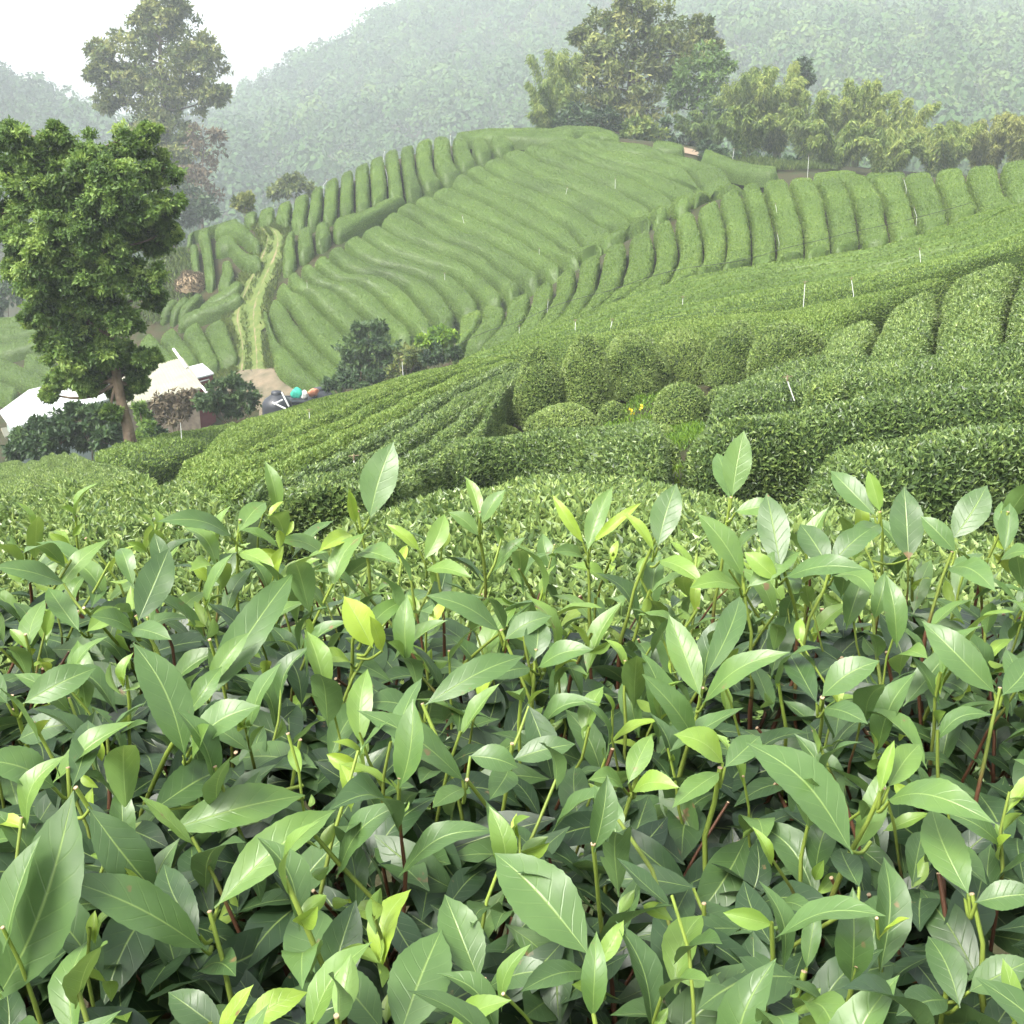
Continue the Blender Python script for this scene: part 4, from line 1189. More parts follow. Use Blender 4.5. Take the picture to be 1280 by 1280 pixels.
# yellow flowers in the grass clump
p = hit(800, 535, 12, -HEDGE)
for lab, dx, hgt, k in [('taller yellow flower stalk in the bright grass clump', .02, .42, 6), ('shorter yellow flower stalk left of the taller one in the grass clump', -.18, .33, 5)]:
    root = thing('yellow_flower', p + [dx, 0, 0], lab, 'flower')
    mb = MB()
    tube(mb, [p + [dx, 0, 0], p + [dx - .02, 0, hgt * .6], p + [dx + .01, 0, hgt]], .008, 5)
    mb.build('stalk', M_CULM, root)
    mb = MB()
    n = 12
    P = p + [dx, 0, hgt] + rng.normal(size=(n, 3)) * .022
    leaves(mb, P, rnd_unit(n), rnd_unit(n), .06, .7, 0, .5, False)
    mb.build('petals', plain_mat('yellow_petals', (.75, .6, .04), .6, .2, 0, .2), root)

# ------------------------------------------------------------------ farm buildings
def building(name, label, roof_px, roof_mat, wall_mat, th=.10, inset=.22, ridges=0, ridge_dir=(0, 1)):
    """roof_px: corners (x, y, depth) in order; walls hang down from the inset roof outline to the ground"""
    P = np.array([at(*c) for c in roof_px])
    c = P.mean(0)
    gz_ = [ground_z(a[0], a[1]) for a in P]
    root = thing(name, [c[0], c[1], min(gz_)], label, 'building')
    mb = MB()
    slab(mb, P, th)
    if ridges:
        a, b = np.array(P[0]), np.array(P[1])
        d_, e_ = np.array(P[3]), np.array(P[2])
        nn = unit(np.cross(b - a, d_ - a))
        if nn[2] < 0:
            nn = -nn
        for t in (np.arange(ridges) + .5) / ridges:
            u, v = a + (b - a) * t, d_ + (e_ - d_) * t
            ww = unit(b - a) * .03
            mb.add([u - ww, u + ww, v + ww, v - ww, u - ww * .5 + nn * .035, u + ww * .5 + nn * .035, v + ww * .5 + nn * .035, v - ww * .5 + nn * .035],
                   [[4, 5, 6, 7], [0, 4, 7, 3], [1, 2, 6, 5], [0, 1, 5, 4], [3, 7, 6, 2]], 0, smooth=False)
    mb.build('roof', roof_mat, root)
    Q = c + (P - c) * (1 - inset * 2 / np.linalg.norm(P[:, :2] - c[:2], axis=1).mean())
    top = Q - [0, 0, th + .01]
    bot = top.copy()
    bot[:, 2] = min(gz_) - .2
    mb = MB()
    k = len(P)
    V = np.concatenate([top, bot])
    mb.add(V, [[i, (i + 1) % k, (i + 1) % k + k, i + k] for i in range(k)], 0, smooth=False)
    mb.build('wall', wall_mat, root)
    return root, P


r1, P1 = building('farm_building', 'long white-roofed farm building at the far left behind the dark shrubs', [(14, 535, 58), (150, 494, 64), (128, 466, 70), (36, 487, 66), (-1, 514, 62)], M_ROOF_W, M_WALL_G)
r2, P2 = building('farm_building', 'cream corrugated roof building behind the leafy tree', [(150, 509, 64), (254, 483.5, 66), (228.5, 447, 72), (140, 470, 70)], M_ROOF_C, M_WALL_T, ridges=26)
mb = MB()
tube(mb, [at(217, 436.5, 71.5), at(233.5, 460, 69.6)], .09, 6)
mb.build('bargeboard', M_PIPE, r2)
mb = MB()
tube(mb, [at(252, 483, 65.7), at(259, 491.5, 64.5)], .08, 6)
mb.build('gutter_end', M_PIPE, r2)
r3, P3 = building('red_shed', 'small maroon shed with a flat white roof at the end of the cream roof', [(246, 472, 69), (267.5, 466.5, 70), (253, 454, 74), (231, 459.5, 73)], M_ROOF_W, M_MAROON, th=.08, inset=.1)
mb = MB()
a_, b_ = at(250, 477, 69.15), at(261, 474, 69.75)
tube(mb, [a_, b_], .03, 5)
mb.build('rail', M_PIPE, r3)
mb = MB()
c_ = at(6, 540, 56)
slab(mb, [at(1, 535, 56), at(8, 534, 57), at(13, 544, 56), at(6, 546, 55)], .08)
mb.build('awning', M_ROOF_C, r1)


def water_tank(label, px, py, depth, wpx):
    top = at(px, py, depth)
    R = wpx / 2 * depth / F_PX
    gz_ = ground_z(top[0], top[1])
    h = top[2] - gz_
    root = thing('water_tank', [top[0], top[1], gz_], label, 'tank')
    mb = MB()
    prof = [(R, -.05), (R, h * .30), (R * 1.02, h * .32), (R, h * .34), (R, h * .62), (R * 1.02, h * .64), (R, h * .66), (R, h * .90), (R * .96, h * .96), (R * .80, h * 1.02), (R * .45, h * 1.08), (R * .40, h * 1.09)]
    th = np.linspace(0, 2 * np.pi, 32, endpoint=False)
    V = np.array([[[top[0] + r * np.cos(t), top[1] + r * np.sin(t), gz_ + z] for t in th] for r, z in prof])
    mb.add(V.reshape(-1, 3), grid_faces(len(prof), 32, True))
    mb.add(V[-1], [list(range(32))], smooth=False)
    mb.build('body', M_BLACK, root)
    mb = MB()
    V = np.array([[[top[0] + r * np.cos(t), top[1] + r * np.sin(t), gz_ + z] for t in th] for r, z in [(R * .36, h * 1.07), (R * .36, h * 1.12), (R * .32, h * 1.15), (R * .12, h * 1.16)]])
    mb.add(V.reshape(-1, 3), grid_faces(4, 32, True))
    mb.add(V[-1], [list(range(32))], smooth=False)
    mb.build('lid', M_BLACK, root)
    return root, top, R


tk, ttop, tR = water_tank('round black water tank with a domed lid on the dirt yard', 346, 500, 58, 38)
mb = MB()
for a_, b_ in [((340, 503, 56.6), (357, 511, 56.6)), ((352, 490, 57.2), (361, 508, 57.2)), ((343, 505, 56.5), (353, 500, 57.3))]:
    tube(mb, [at(*a_), at(*b_)], .045, 6)
mb.build('pipe', M_PIPE, tk)
water_tank('low black water tank half hidden at the hill foot beside the sacks', 399, 493, 61, 40)


def sack(label, px, py, depth, w, h, mat):
    c = at(px, py, depth)
    n, m2 = 10, 20
    PH, TH = np.meshgrid(np.linspace(0, np.pi, n), np.linspace(0, 2 * np.pi, m2, endpoint=False), indexing='ij')
    V = np.stack([c[0] + w * np.sin(PH) ** .6 * np.cos(TH), c[1] + w * .8 * np.sin(PH) ** .6 * np.sin(TH), c[2] + h * np.cos(PH)], -1)
    V += .09 * np.stack([wob(V[..., 2] * 6, V[..., 0] * 5), wob(V[..., 0] * 6, V[..., 2] * 4), wob(V[..., 0] * 5, V[..., 1] * 6)], -1)
    mb = MB()
    mb.add(V.reshape(-1, 3), grid_faces(n, m2, True))
    tube(mb, [c + [0, 0, h * .9], c + [.03, 0, h * 1.18]], [.10, .05], 7)
    tag(mb.build('sack', mat), label, 'sack', 'sacks piled by the yard')
    return c


tubc = at(377, 499, 60)
tgz = ground_z(tubc[0], tubc[1])
root = thing('tub', [tubc[0], tubc[1], tgz], 'black plastic tub holding the coloured sacks behind the tea rows', 'tub')
mb = MB()
V = []
for sx, sy, z in [(1.12, .62, tgz - .05), (1.25, .72, tubc[2])]:
    V += [[tubc[0] - sx, tubc[1] - sy, z], [tubc[0] + sx, tubc[1] - sy, z], [tubc[0] + sx, tubc[1] + sy, z], [tubc[0] - sx, tubc[1] + sy, z]]
mb.add(V, [[0, 1, 5, 4], [1, 2, 6, 5], [2, 3, 7, 6], [3, 0, 4, 7], [0, 3, 2, 1], [4, 5, 6, 7]], smooth=False)
mb.build('body', M_BLACK, root)
mb = MB()
tube(mb, [V[4], V[5], V[6], V[7], V[4]], .05, 6)
mb.build('rim', M_BLACK, root)
sack('shiny turquoise sack behind the tea rows beside the water tank', 370, 492, 60, .30, .26, M_TEAL)
sack('whitish sack between the turquoise and the orange ones', 381, 493.5, 60, .22, .20, M_WHITE)
sack('orange sack at the right end of the tub', 392, 491, 60.2, .28, .18, M_ORANGE)

# ------------------------------------------------------------------ sprinkler risers
risers = [(227, 529, 547, 0, 22, 'white sprinkler pipe beside the leaning tree'), (387, 515, 524, 0, 25, 'short white sprinkler pipe at the edge of the sloping hedges'),
          (504, 453, 471, 1, 30, 'sprinkler pipe at the gully edge below the brown shrub'), (649, 409, 421, 0, 34, 'faint sprinkler pipe right of the gully end'),
          (719, 403, 417, 0, 30, 'sprinkler pipe behind the second round bush'), (762, 402, 415, -3, 30, 'leaning sprinkler pipe behind the lumpy bush'),
          (853, 374, 387, 0, 30, 'faint sprinkler pipe among the diagonal hedges, left one'), (1004, 358, 386, 0, 26, 'tall white sprinkler pipe among the diagonal hedges, upright one'),
          (1067, 352, 369, 4, 26, 'tilted white sprinkler pipe right of the tall upright one'), (1151, 315, 331, 3, 30, 'faint tilted sprinkler pipe high among the diagonal hedges'),
          (991, 477, 495, 8, 12, 'strongly leaning pipe beside the low tea bush'), (563, 170, 177, 0, 90, 'sprinkler pipe on the crest between shoulder columns'),
          (479, 190, 200, -2, 90, 'sprinkler pipe on the skyline of the hill shoulder'), (484, 212, 220, 2, 90, 'sprinkler pipe low between the shoulder columns'),
          (404, 226, 232, -5, 90, 'leaning pipe on the left skyline of the hill'), (580, 271, 279, 2, 80, 'white sprinkler pipe in the middle of the long hill rows'),
          (556, 343, 351, 0, 70, 'sprinkler pipe low among the long hill rows'), (384, 353, 361, 0, 70, 'sprinkler pipe on the hump beside the track'),
          (707, 236, 244, -2, 85, 'sprinkler pipe in the upper right of the long hill rows'), (674, 312, 320, 0, 75, 'sprinkler pipe near the lower ends of the hill rows'),
          (769, 225, 231, 0, 85, 'tiny sprinkler pipe near the upper right hill rows'), (916, 188, 198, -1, 80, 'sprinkler pipe before the bamboo beside the narrow dark hedge'),
          (1010, 198, 211, 0, 70, 'sprinkler pipe standing before the bamboo above the columns'), (971, 257, 265, 2, 58, 'sprinkler pipe halfway up the right-hand columns'),
          (974, 294, 303, 3, 52, 'leaning sprinkler pipe at the foot of the right-hand columns'), (1133, 226, 236, 4, 58, 'leaning pipe in the gap between upper right columns'),
          (1146, 262, 271, 4, 56, 'leaning pipe lower in the gap between upper right columns'), (684, 377, 390, -1, 40, 'sprinkler pipe in the gap at the left columns'),
          (443, 575, 590, 0, 9, 'thin grey pipe behind the tallest front leaf')]
for x, yt, yb, lean, dm, lab in risers:
    b = hit(x, yb, dm, -.1)
    rg = np.linalg.norm(b)
    h = (yb - yt) * rg / F_PX * 1.06
    foot = b - [0, 0, HEDGE - .15 if dm != 12 else .12]
    top = b + [-lean * rg / F_PX, 0, h]
    if dm == 12:
        foot = b - (top - b) * .3
    root = thing('sprinkler_pipe', foot, lab, 'pipe', 'sprinkler pipes among the tea')
    r = max(.009, .2 * rg / F_PX)
    mb = MB()
    tube(mb, [foot, b, top], r, 6)
    mb.build('pipe', M_PIPE, root)
    mb = MB()
    tube(mb, [top - [0, 0, .01], top + [0, 0, .05], top + [.0, 0, .08]], [r * 1.5, r * 1.7, r * .6], 6)
    tube(mb, [top + [-.07, 0, .045], top + [.07, 0, .06]], r * .7, 5)
    mb.build('sprinkler_head', M_HEAD, root)
hose = [(560, 440), (600, 418), (650, 403), (700, 381), (770, 363), (800, 351), (850, 338), (895, 332), (930, 327), (972, 314), (1000, 307), (1040, 298), (1060, 292), (1110, 282), (1190, 262), (1215, 254)]
hp3 = line3(hose, 70, 44)
hp3[:, 2] = S(hp3[:, :2]) + .06
mb = MB()
tube(mb, hp3, .013, 5)
tag(mb.build('irrigation_hose', M_HOSE), 'thin black irrigation hose lying across the right-hand tea columns', 'hose')

# ------------------------------------------------------------------ forest on the mountains
mb = MB()
cell = 5.6
gx_, gy_ = np.meshgrid(np.arange(-560, 560, cell), np.arange(115, 960, cell))
xx = (gx_ + rng.uniform(-.42, .42, gx_.shape) * cell).ravel()
yy = (gy_ + rng.uniform(-.42, .42, gy_.shape) * cell).ravel()
k = np.abs(xx) < yy * .50 + 12
xx, yy = xx[k], yy[k]
zz = S(np.stack([xx, yy], 1)) - hed(np.stack([xx, yy], 1))
keep = np.hypot(xx, yy) > 255
slope = 0
# keep only trees that could be seen past the nearer ground
vis = np.ones(len(xx), bool)
el = zz / yy
for t in (.35, .5, .65, .8, .9):
    zt = S(np.stack([xx * t, yy * t], 1)) - HEDGE
    vis &= (zt / (yy * t)) < (zz + 14) / yy
keep &= vis & (zz / yy < .40)
xx, yy, zz = xx[keep], yy[keep], zz[keep]
dens = np.full(len(yy), .92)
k = rng.random(len(xx)) < dens
xx, yy, zz = xx[k], yy[k], zz[k]
n = len(xx)
r = rng.uniform(2.1, 4.2, n) * np.clip(.55 + yy / 600, .6, 1.15) * (1 + .5 * (rng.random(n) < .12))
big = wob(xx * .05, yy * .05)
ct = np.clip(.45 + .17 * rng.normal(size=n) + .12 * big + .0009 * xx, .05, .95)
q_ = 90
D_ = rnd_unit(n * q_).reshape(n, q_, 3)
D_[..., 2] = np.abs(D_[..., 2]) * 1.25 - .25
Pc = np.stack([xx, yy, zz + r * 1.1 + 5 * rng.random(n) ** 2], 1)[:, None] + D_ * (r[:, None, None] * (.85 + .25 * rng.random((n, q_, 1)))) * [1, 1, 1.25]
Pc = Pc.reshape(-1, 3)
Dn = D_.reshape(-1, 3)
ax = unit(np.cross(Dn, rnd_unit(n * q_)) + [0, 0, -.3])
leaves(mb, Pc - ax * .5, ax, unit(Dn + .3 * rnd_unit(n * q_)), np.repeat(r * .33, q_), .75, 0, np.clip(np.repeat(ct, q_) + .05 * rng.normal(size=n * q_), 0.02, 1), False)
tag(mb.build('forest', M_FOREST), 'misty forest of mixed trees and bamboo covering the mountains', 'forest', kind='stuff')

# ------------------------------------------------------------------ the front hedge: big leaves and shoots
ZC = -0.52


def leaf_mesh(mb, base, tip, width, nrm, curl=.12, fold=.25, age=.5, nl=14, na=6, wave=.0, serr=.03, bend=0.0, chew=0):
    base, tip = np.asarray(base, float), np.asarray(tip, float)
    ax = tip - base
    L = np.linalg.norm(ax)
    ax = ax / L
    nrm = nrm - ax * np.dot(nrm, ax)
    nrm = nrm / max(np.linalg.norm(nrm), 1e-6)
    side = np.cross(ax, nrm)
    t = np.linspace(0, 1, nl + 1)
    body = np.clip((t - .05) / .95, 0, 1)
    wd = np.sin(np.pi * body ** .92) ** .82
    tipf = np.clip((1 - body) / .16, 0, 1)
    wd = wd * (.45 + .55 * tipf) if True else wd
    wd = np.maximum(wd, .045)
    wd[-1] = 0.004
    if serr:
        wd[1:-1] *= 1 + serr * np.where(np.arange(1, nl) % 2 == 0, 1, -1)
    c = base + ax * (t * L)[:, None] + nrm * (curl * L * np.sin(np.pi * t ** 1.1))[:, None] + side * (bend * L * np.sin(np.pi * t))[:, None]
    v = np.linspace(-1, 1, na + 1)
    ph = rng.uniform(0, 6.28)
    V = c[:, None] + side[None, None] * (v[None, :] * wd[:, None] * width / 2)[..., None]
    lift = fold * np.abs(v)[None, :] ** 1.25 * wd[:, None] * width / 2 + wave * L * np.sin(t[:, None] * 14 + ph + v[None, :] * 1.5) * (v[None, :] ** 2) * wd[:, None]
    V = V + nrm[None, None] * lift[..., None]
    F = grid_faces(nl + 1, na + 1)
    if chew:
        fi = np.arange(len(F))
        i, j = fi // na, fi % na
        bad = (j >= na - chew) & (i > nl * .45) & (i < nl * .72) | (j >= na - 1) & (i > nl * .30) & (i < nl * .8)
        F = F[~bad]
    UV = np.stack([np.broadcast_to(t[:, None], (nl + 1, na + 1)), np.broadcast_to(v[None, :], (nl + 1, na + 1))], -1).reshape(-1, 2) + 1e-5
    mb.add(V.reshape(-1, 3), F, 0, age, UV)


def ray_z(x, y, z):
    r = ray(x, y)
    return r * (z / r[2])


def view_n(P, up=.75, side=0.0):
    return unit(-P / np.linalg.norm(P) * .75 + np.array([side, 0, up]))


def stem_mesh(mb, foot, top, r=.0018, brown=.45, cut=True, bow=None, n=9):
    foot, top = np.asarray(foot, float), np.asarray(top, float)
    t = np.linspace(0, 1, n)
    bow = rng.normal(size=3) * .022 * [1, 1, 0] if bow is None else bow
    P = foot + (top - foot) * t[:, None] + bow * np.sin(np.pi * t)[:, None]
    P = P + rng.normal(size=(n, 3)) * [.0016, .0016, 0] * (t > 0)[:, None] * (t < 1)[:, None]
    rr = r * (1.35 - .45 * t) * (1 + .22 * (rng.random(n) < .3))
    m = 6
    tn = unit(np.gradient(P, axis=0))
    a = unit(np.cross(tn, [0.3, .9, .2]))
    b = np.cross(tn, a)
    th = np.linspace(0, 2 * np.pi, m, endpoint=False)
    V = P[:, None] + rr[:, None, None] * (np.cos(th)[None, :, None] * a[:, None] + np.sin(th)[None, :, None] * b[:, None])
    tint = np.where(t < brown, .22 + .1 * rng.random(), np.clip(.5 + (t - brown) * .55, 0, .8))
    mb.add(V.reshape(-1, 3), grid_faces(n, m, True), 0, np.repeat(tint, m))
    if cut:
        e = P[-1] + tn[-1] * .0008
        W = np.concatenate([P[-1] + (V[-1] - P[-1]) * 1.12, e + (V[-1] - P[-1]) * 1.05])
        mb.add(W, grid_faces(2, m, True), 0, 1.0)
        mb.add(W[m:], [list(range(m))], 0, 1.0, smooth=False)


front = thing('tea_hedge', (0, 1.0, -1.35), 'front tea hedge of big glossy leaves and cut shoots filling the lower half', 'tea hedge', 'near level tea hedges')


def build_leaf(parent, args):
    mb = MB()
    leaf_mesh(mb, *args[0], **args[1])
    o = mb.build('leaf', M_LEAF, parent)
    if args[1].get('chew'):
        o['label'] = 'leaf with a chewed brown edge'
    return o


# hero shoots: [(stem top px, z of the top, cut?), [leaf: base px, tip px, width px, tip range ratio, age, curl, fold]]
HERO = [
    ((447, 640), -.40, [((462, 648), (492, 552), 54, 1.01, .52, .04, .15), ((445, 655), (436, 610), 16, .98, .85, .03, .5), ((440, 668), (398, 690), 26, .95, .9, .1, .3), ((450, 690), (500, 705), 40, .95, .6, .12, .3)]),
    ((914, 622), -.37, [((915, 622), (930, 538), 42, 1.01, .60, .03, .1), ((912, 624), (896, 566), 34, 1.05, .55, .05, .1), ((918, 640), (975, 632), 30, 1.0, .6, .1, .2)]),
    ((95, 985), -.44, [((-12, 1262), (92, 988), 96, .95, .46, .05, .12), ((110, 1008), (196, 1118), 62, 1.02, .40, .10, .2)]),
    ((230, 905), -.45, [((232, 948), (166, 803), 66, 1.02, .50, .08, .12), ((236, 935), (325, 882), 56, .98, .55, .10, .2), ((240, 945), (262, 905), 40, .96, .62, .02, .3)]),
    ((262, 800), -.45, [((256, 878), (368, 714), 58, 1.06, .48, .05, .2), ((260, 858), (312, 790), 30, 1.0, .62, .1, .3)]),
    ((262, 1140), -.50, [((258, 1188), (70, 1096), 66, .96, .50, .10, .3), ((268, 1135), (420, 1012), 62, 1.02, .62, .14, .35), ((250, 1170), (205, 1080), 50, 1.05, .36, .06, .2)]),
    ((742, 1200), -.50, [((738, 1196), (618, 1066), 92, 1.03, .52, .10, .15), ((745, 1210), (780, 1150), 26, 1.0, .8, .1, .3), ((735, 1215), (650, 1240), 40, .95, .45, .1, .25)]),
    ((1104, 985), -.45, [((1066, 1068), (932, 928), 84, 1.02, .50, .12, .15), ((1108, 1000), (1245, 1030), 56, .94, .58, .20, .15), ((1100, 992), (1118, 925), 20, 1.0, .8, .05, .5), ((1110, 985), (1150, 930), 40, 1.04, .66, .06, .2)]),
    ((1215, 1118), -.49, [((1212, 1120), (1164, 1008), 58, 1.04, .58, .06, .1), ((1218, 1128), (1300, 1118), 42, 1.0, .45, .1, .2), ((1208, 1125), (1160, 1060), 44, 1.1, .38, .05, .1, 2)]),
    ((1005, 1215), -.53, [((1000, 1222), (872, 1262), 84, .96, .40, .06, .1, 3), ((1008, 1212), (1022, 1130), 26, 1.0, .5, .05, .3)]),
    ((520, 1300), -.52, [((498, 1300), (552, 1162), 84, 1.05, .50, .04, .12), ((480, 1290), (402, 1205), 58, 1.0, .46, .1, .2), ((560, 1290), (640, 1250), 36, .96, .75, .1, .3)]),
    ((375, 925), -.48, [((210, 1038), (382, 994), 60, 1.0, .58, .14, .3), ((188, 1015), (292, 960), 62, 1.06, .40, .1, .2)]),
    ((528, 880), -.47, [((530, 882), (656, 820), 46, 1.03, .50, .12, .2), ((524, 890), (452, 880), 40, .98, .45, .1, .25)]),
    ((584, 975), -.47, [((582, 978), (446, 888), 48, .97, .52, .12, .2), ((586, 945), (648, 960), 44, 1.0, .5, .15, .2), ((580, 985), (540, 1010), 32, .97, .6, .1, .2)]),
    ((878, 860), -.46, [((876, 872), (836, 768), 44, 1.02, .60, .05, .25), ((878, 880), (988, 815), 40, .97, .58, .14, .2), ((872, 930), (802, 842), 44, .96, .55, .1, .25), ((880, 850), (925, 745), 40, 1.08, .45, .1, .2)]),
    ((1250, 860), -.46, [((1246, 868), (1152, 776), 50, 1.0, .52, .14, .2), ((1252, 870), (1290, 820), 40, 1.04, .45, .05, .2)]),
    ((974, 690), -.40, [((976, 712), (958, 616), 46, 1.03, .45, .05, .1), ((980, 722), (1085, 712), 40, .97, .50, .14, .2), ((972, 725), (930, 690), 30, 1.0, .8, .1, .3)]),
    ((1100, 640), -.40, [((1136, 702), (1130, 608), 48, 1.02, .42, .04, .1), ((1100, 640), (1085, 588), 22, 1.0, .75, .02, .4), ((1095, 645), (1038, 588), 36, 1.02, .5, .08, .2), ((1100, 655), (1060, 690), 34, .95, .5, .1, .2)]),
    ((1190, 690), -.42, [((1190, 675), (1234, 606), 46, 1.02, .45, .05, .12), ((1195, 690), (1150, 645), 32, 1.0, .55, .1, .2), ((1186, 710), (1245, 740), 40, .95, .55, .14, .2)]),
    ((820, 672), -.41, [((822, 684), (846, 604), 44, 1.02, .48, .04, .12), ((818, 690), (778, 640), 18, 1.0, .9, .1, .3), ((824, 700), (880, 730), 32, .96, .75, .14, .3)]),
    ((928, 715), -.42, [((930, 722), (872, 642), 44, 1.0, .62, .08, .2), ((934, 735), (1000, 690), 36, 1.02, .6, .1, .2), ((926, 735), (862, 735), 34, .96, .7, .12, .3)]),
    ((735, 670), -.42, [((734, 690), (766, 608), 30, 1.02, .62, .05, .3), ((730, 680), (690, 618), 18, 1.0, .9, .12, .4), ((738, 680), (802, 628), 16, 1.0, .9, .15, .4), ((732, 700), (690, 690), 28, .95, .6, .1, .3)]),
    ((300, 650), -.40, [((292, 672), (196, 652), 34, .97, .50, .16, .2), ((298, 665), (332, 628), 32, 1.03, .6, .1, .2), ((296, 690), (262, 735), 38, 1.0, .5, .05, .2), ((300, 690), (345, 712), 28, .96, .8, .1, .3)]),
    ((170, 770), -.44, [((172, 778), (212, 684), 50, 1.02, .40, .05, .15), ((165, 785), (215, 800), 34, .96, .5, .1, .2), ((168, 790), (112, 770), 34, .97, .55, .12, .25)]),
    ((626, 788), -.45, [((626, 790), (532, 744), 40, .98, .52, .12, .2), ((630, 800), (690, 770), 36, 1.0, .5, .12, .2)]),
    ((448, 770), -.43, [((466, 810), (430, 745), 46, 1.0, .95, .06, .25), ((478, 815), (462, 770), 26, .98, .92, .05, .25), ((440, 830), (398, 828), 34, .97, .85, .14, .3), ((450, 800), (510, 750), 30, 1.04, .6, .1, .2)]),
    ((1028, 872), -.47, [((1026, 872), (1100, 826), 48, 1.0, .52, .12, .2), ((1022, 880), (985, 815), 40, 1.08, .35, .08, .2), ((1030, 885), (1085, 905), 36, .96, .45, .1, .2)]),
    ((670, 812), -.46, [((668, 826), (672, 772), 40, 1.02, .42, .06, .25), ((672, 835), (742, 812), 38, .98, .55, .14, .25), ((664, 835), (610, 850), 36, .97, .45, .1, .2)]),
    ((535, 680), -.42, [((530, 700), (556, 642), 30, 1.02, .7, .08, .25), ((526, 690), (482, 655), 18, 1.0, .85, .12, .4), ((532, 712), (590, 722), 28, .96, .7, .12, .3)]),
    ((600, 640), -.40, [((600, 650), (582, 596), 20, 1.02, .75, .06, .4), ((602, 655), (632, 612), 26, 1.0, .6, .08, .3), ((598, 670), (560, 640), 24, 1.0, .6, .1, .3)]),
    ((1040, 700), -.42, [((1038, 705), (1090, 660), 40, 1.02, .45, .1, .2), ((1036, 710), (1000, 655), 42, 1.03, .42, .06, .15), ((1040, 720), (1092, 745), 36, .96, .6, .12, .2)]),
    ((640, 930), -.48, [((660, 880), (690, 975), 46, 1.0, .36, .08, .2), ((640, 950), (720, 930), 40, 1.0, .42, .1, .2), ((636, 960), (612, 1000), 40, .96, .5, .1, .2)]),
    ((800, 960), -.48, [((785, 980), (815, 918), 34, 1.02, .66, .06, .25), ((790, 990), (850, 985), 34, .97, .8, .16, .3), ((780, 985), (735, 975), 32, .97, .6, .14, .3)]),
    ((900, 960), -.48, [((905, 955), (842, 918), 46, .98, .82, .14, .3), ((900, 965), (840, 1010), 36, .96, .62, .1, .2), ((905, 960), (950, 920), 40, 1.03, .5, .1, .2)]),
    ((605, 1225), -.52, [((600, 1228), (556, 1118), 62, 1.02, .52, .08, .2), ((608, 1235), (700, 1215), 44, .97, .4, .12, .2)]),
    ((880, 1130), -.54, [((870, 1110), (758, 1100), 44, 1.0, .34, .12, .15, 0), ((930, 1160), (790, 1172), 48, .98, .36, .12, .12, 2)]),
    ((1075, 1130), -.52, [((1075, 1110), (1050, 1060), 40, 1.05, .35, .06, .2), ((1085, 1195), (1105, 1115), 48, 1.03, .42, .08, .2), ((1120, 1205), (1040, 1230), 50, .97, .4, .1, .15)]),
    ((1185, 1230), -.53, [((1200, 1260), (1160, 1170), 46, 1.03, .42, .08, .2), ((1185, 1250), (1120, 1270), 46, .96, .4, .1, .2), ((1210, 1240), (1290, 1200), 46, 1.0, .45, .1, .2)]),
    ((300, 1290), -.53, [((300, 1290), (385, 1240), 40, 1.0, .85, .1, .3), ((280, 1290), (210, 1240), 48, 1.02, .4, .1, .2)]),
    ((15, 870), -.46, [((28, 880), (120, 835), 46, 1.0, .52, .12, .25), ((10, 880), (-40, 830), 40, 1.02, .5, .1, .2), ((22, 925), (90, 905), 44, .98, .4, .1, .2)]),
    ((85, 960), -.46, [((70, 985), (-30, 950), 56, .98, .55, .12, .2), ((90, 985), (110, 900), 40, 1.06, .4, .08, .2)]),
    ((105, 760), -.44, [((82, 730), (-10, 708), 34, .98, .52, .14, .2), ((100, 790), (60, 735), 34, 1.04, .55, .08, .2), ((108, 790), (150, 760), 30, 1.02, .75, .1, .3)]),
    ((1260, 640), -.42, [((1255, 690), (1262, 628), 26, 1.02, .5, .04, .4), ((1250, 700), (1290, 690), 30, .98, .6, .1, .2)]),
]
nshoot = 0
keep_out = []
for top_px, zt, lv in HERO:
    T = ray_z(*top_px, zt)
    rg = np.linalg.norm(T)
    foot = T + [rng.normal() * .03, rng.normal() * .03 + .02, -.26]
    keep_out.append(T[:2])
    mb = MB()
    stem_mesh(mb, foot, T, .0018, rng.uniform(.35, .7))
    bud = MB()
    shoot_args = []
    for l in lv:
        (bx, by), (tx, ty), wpx, rr, age, curl, fold = l[:7]
        ch = l[7] if len(l) > 7 else 0
        rb = rg * (1 + .00025 * (top_px[1] - by))
        B = unit(ray(bx, by)) * rb
        TP = unit(ray(tx, ty)) * rb * rr
        # petiole from the stem to the leaf base
        kk = np.clip((T[2] - B[2]) / .26 + .06, .03, .8)
        sp = T + (foot - T) * kk
        if np.linalg.norm(sp - B) < .16:
            P = np.array([sp, (sp + B) / 2 + [0, 0, -.004], B + (TP - B) * .03])
            tube(mb, resample(smooth_line(P, 6), 6), [.0017, .0016, .0015, .0014, .0013, .0012], 5, 0, .72, cap=False)
        else:
            stem_mesh(mb, B + [0, .01, -.22], B, .0018, .4, cut=False)
        shoot_args.append(((B, TP, wpx * .85 * rb / F_PX, view_n(B, .7, rng.normal() * .2)), dict(curl=curl, fold=fold, age=age, nl=26, na=8, wave=.012, serr=.02, bend=rng.normal() * .03, chew=ch)))
    o = mb.build('shoot', M_STEM, front)
    nshoot += 1
    for a in shoot_args:
        build_leaf(o, a)

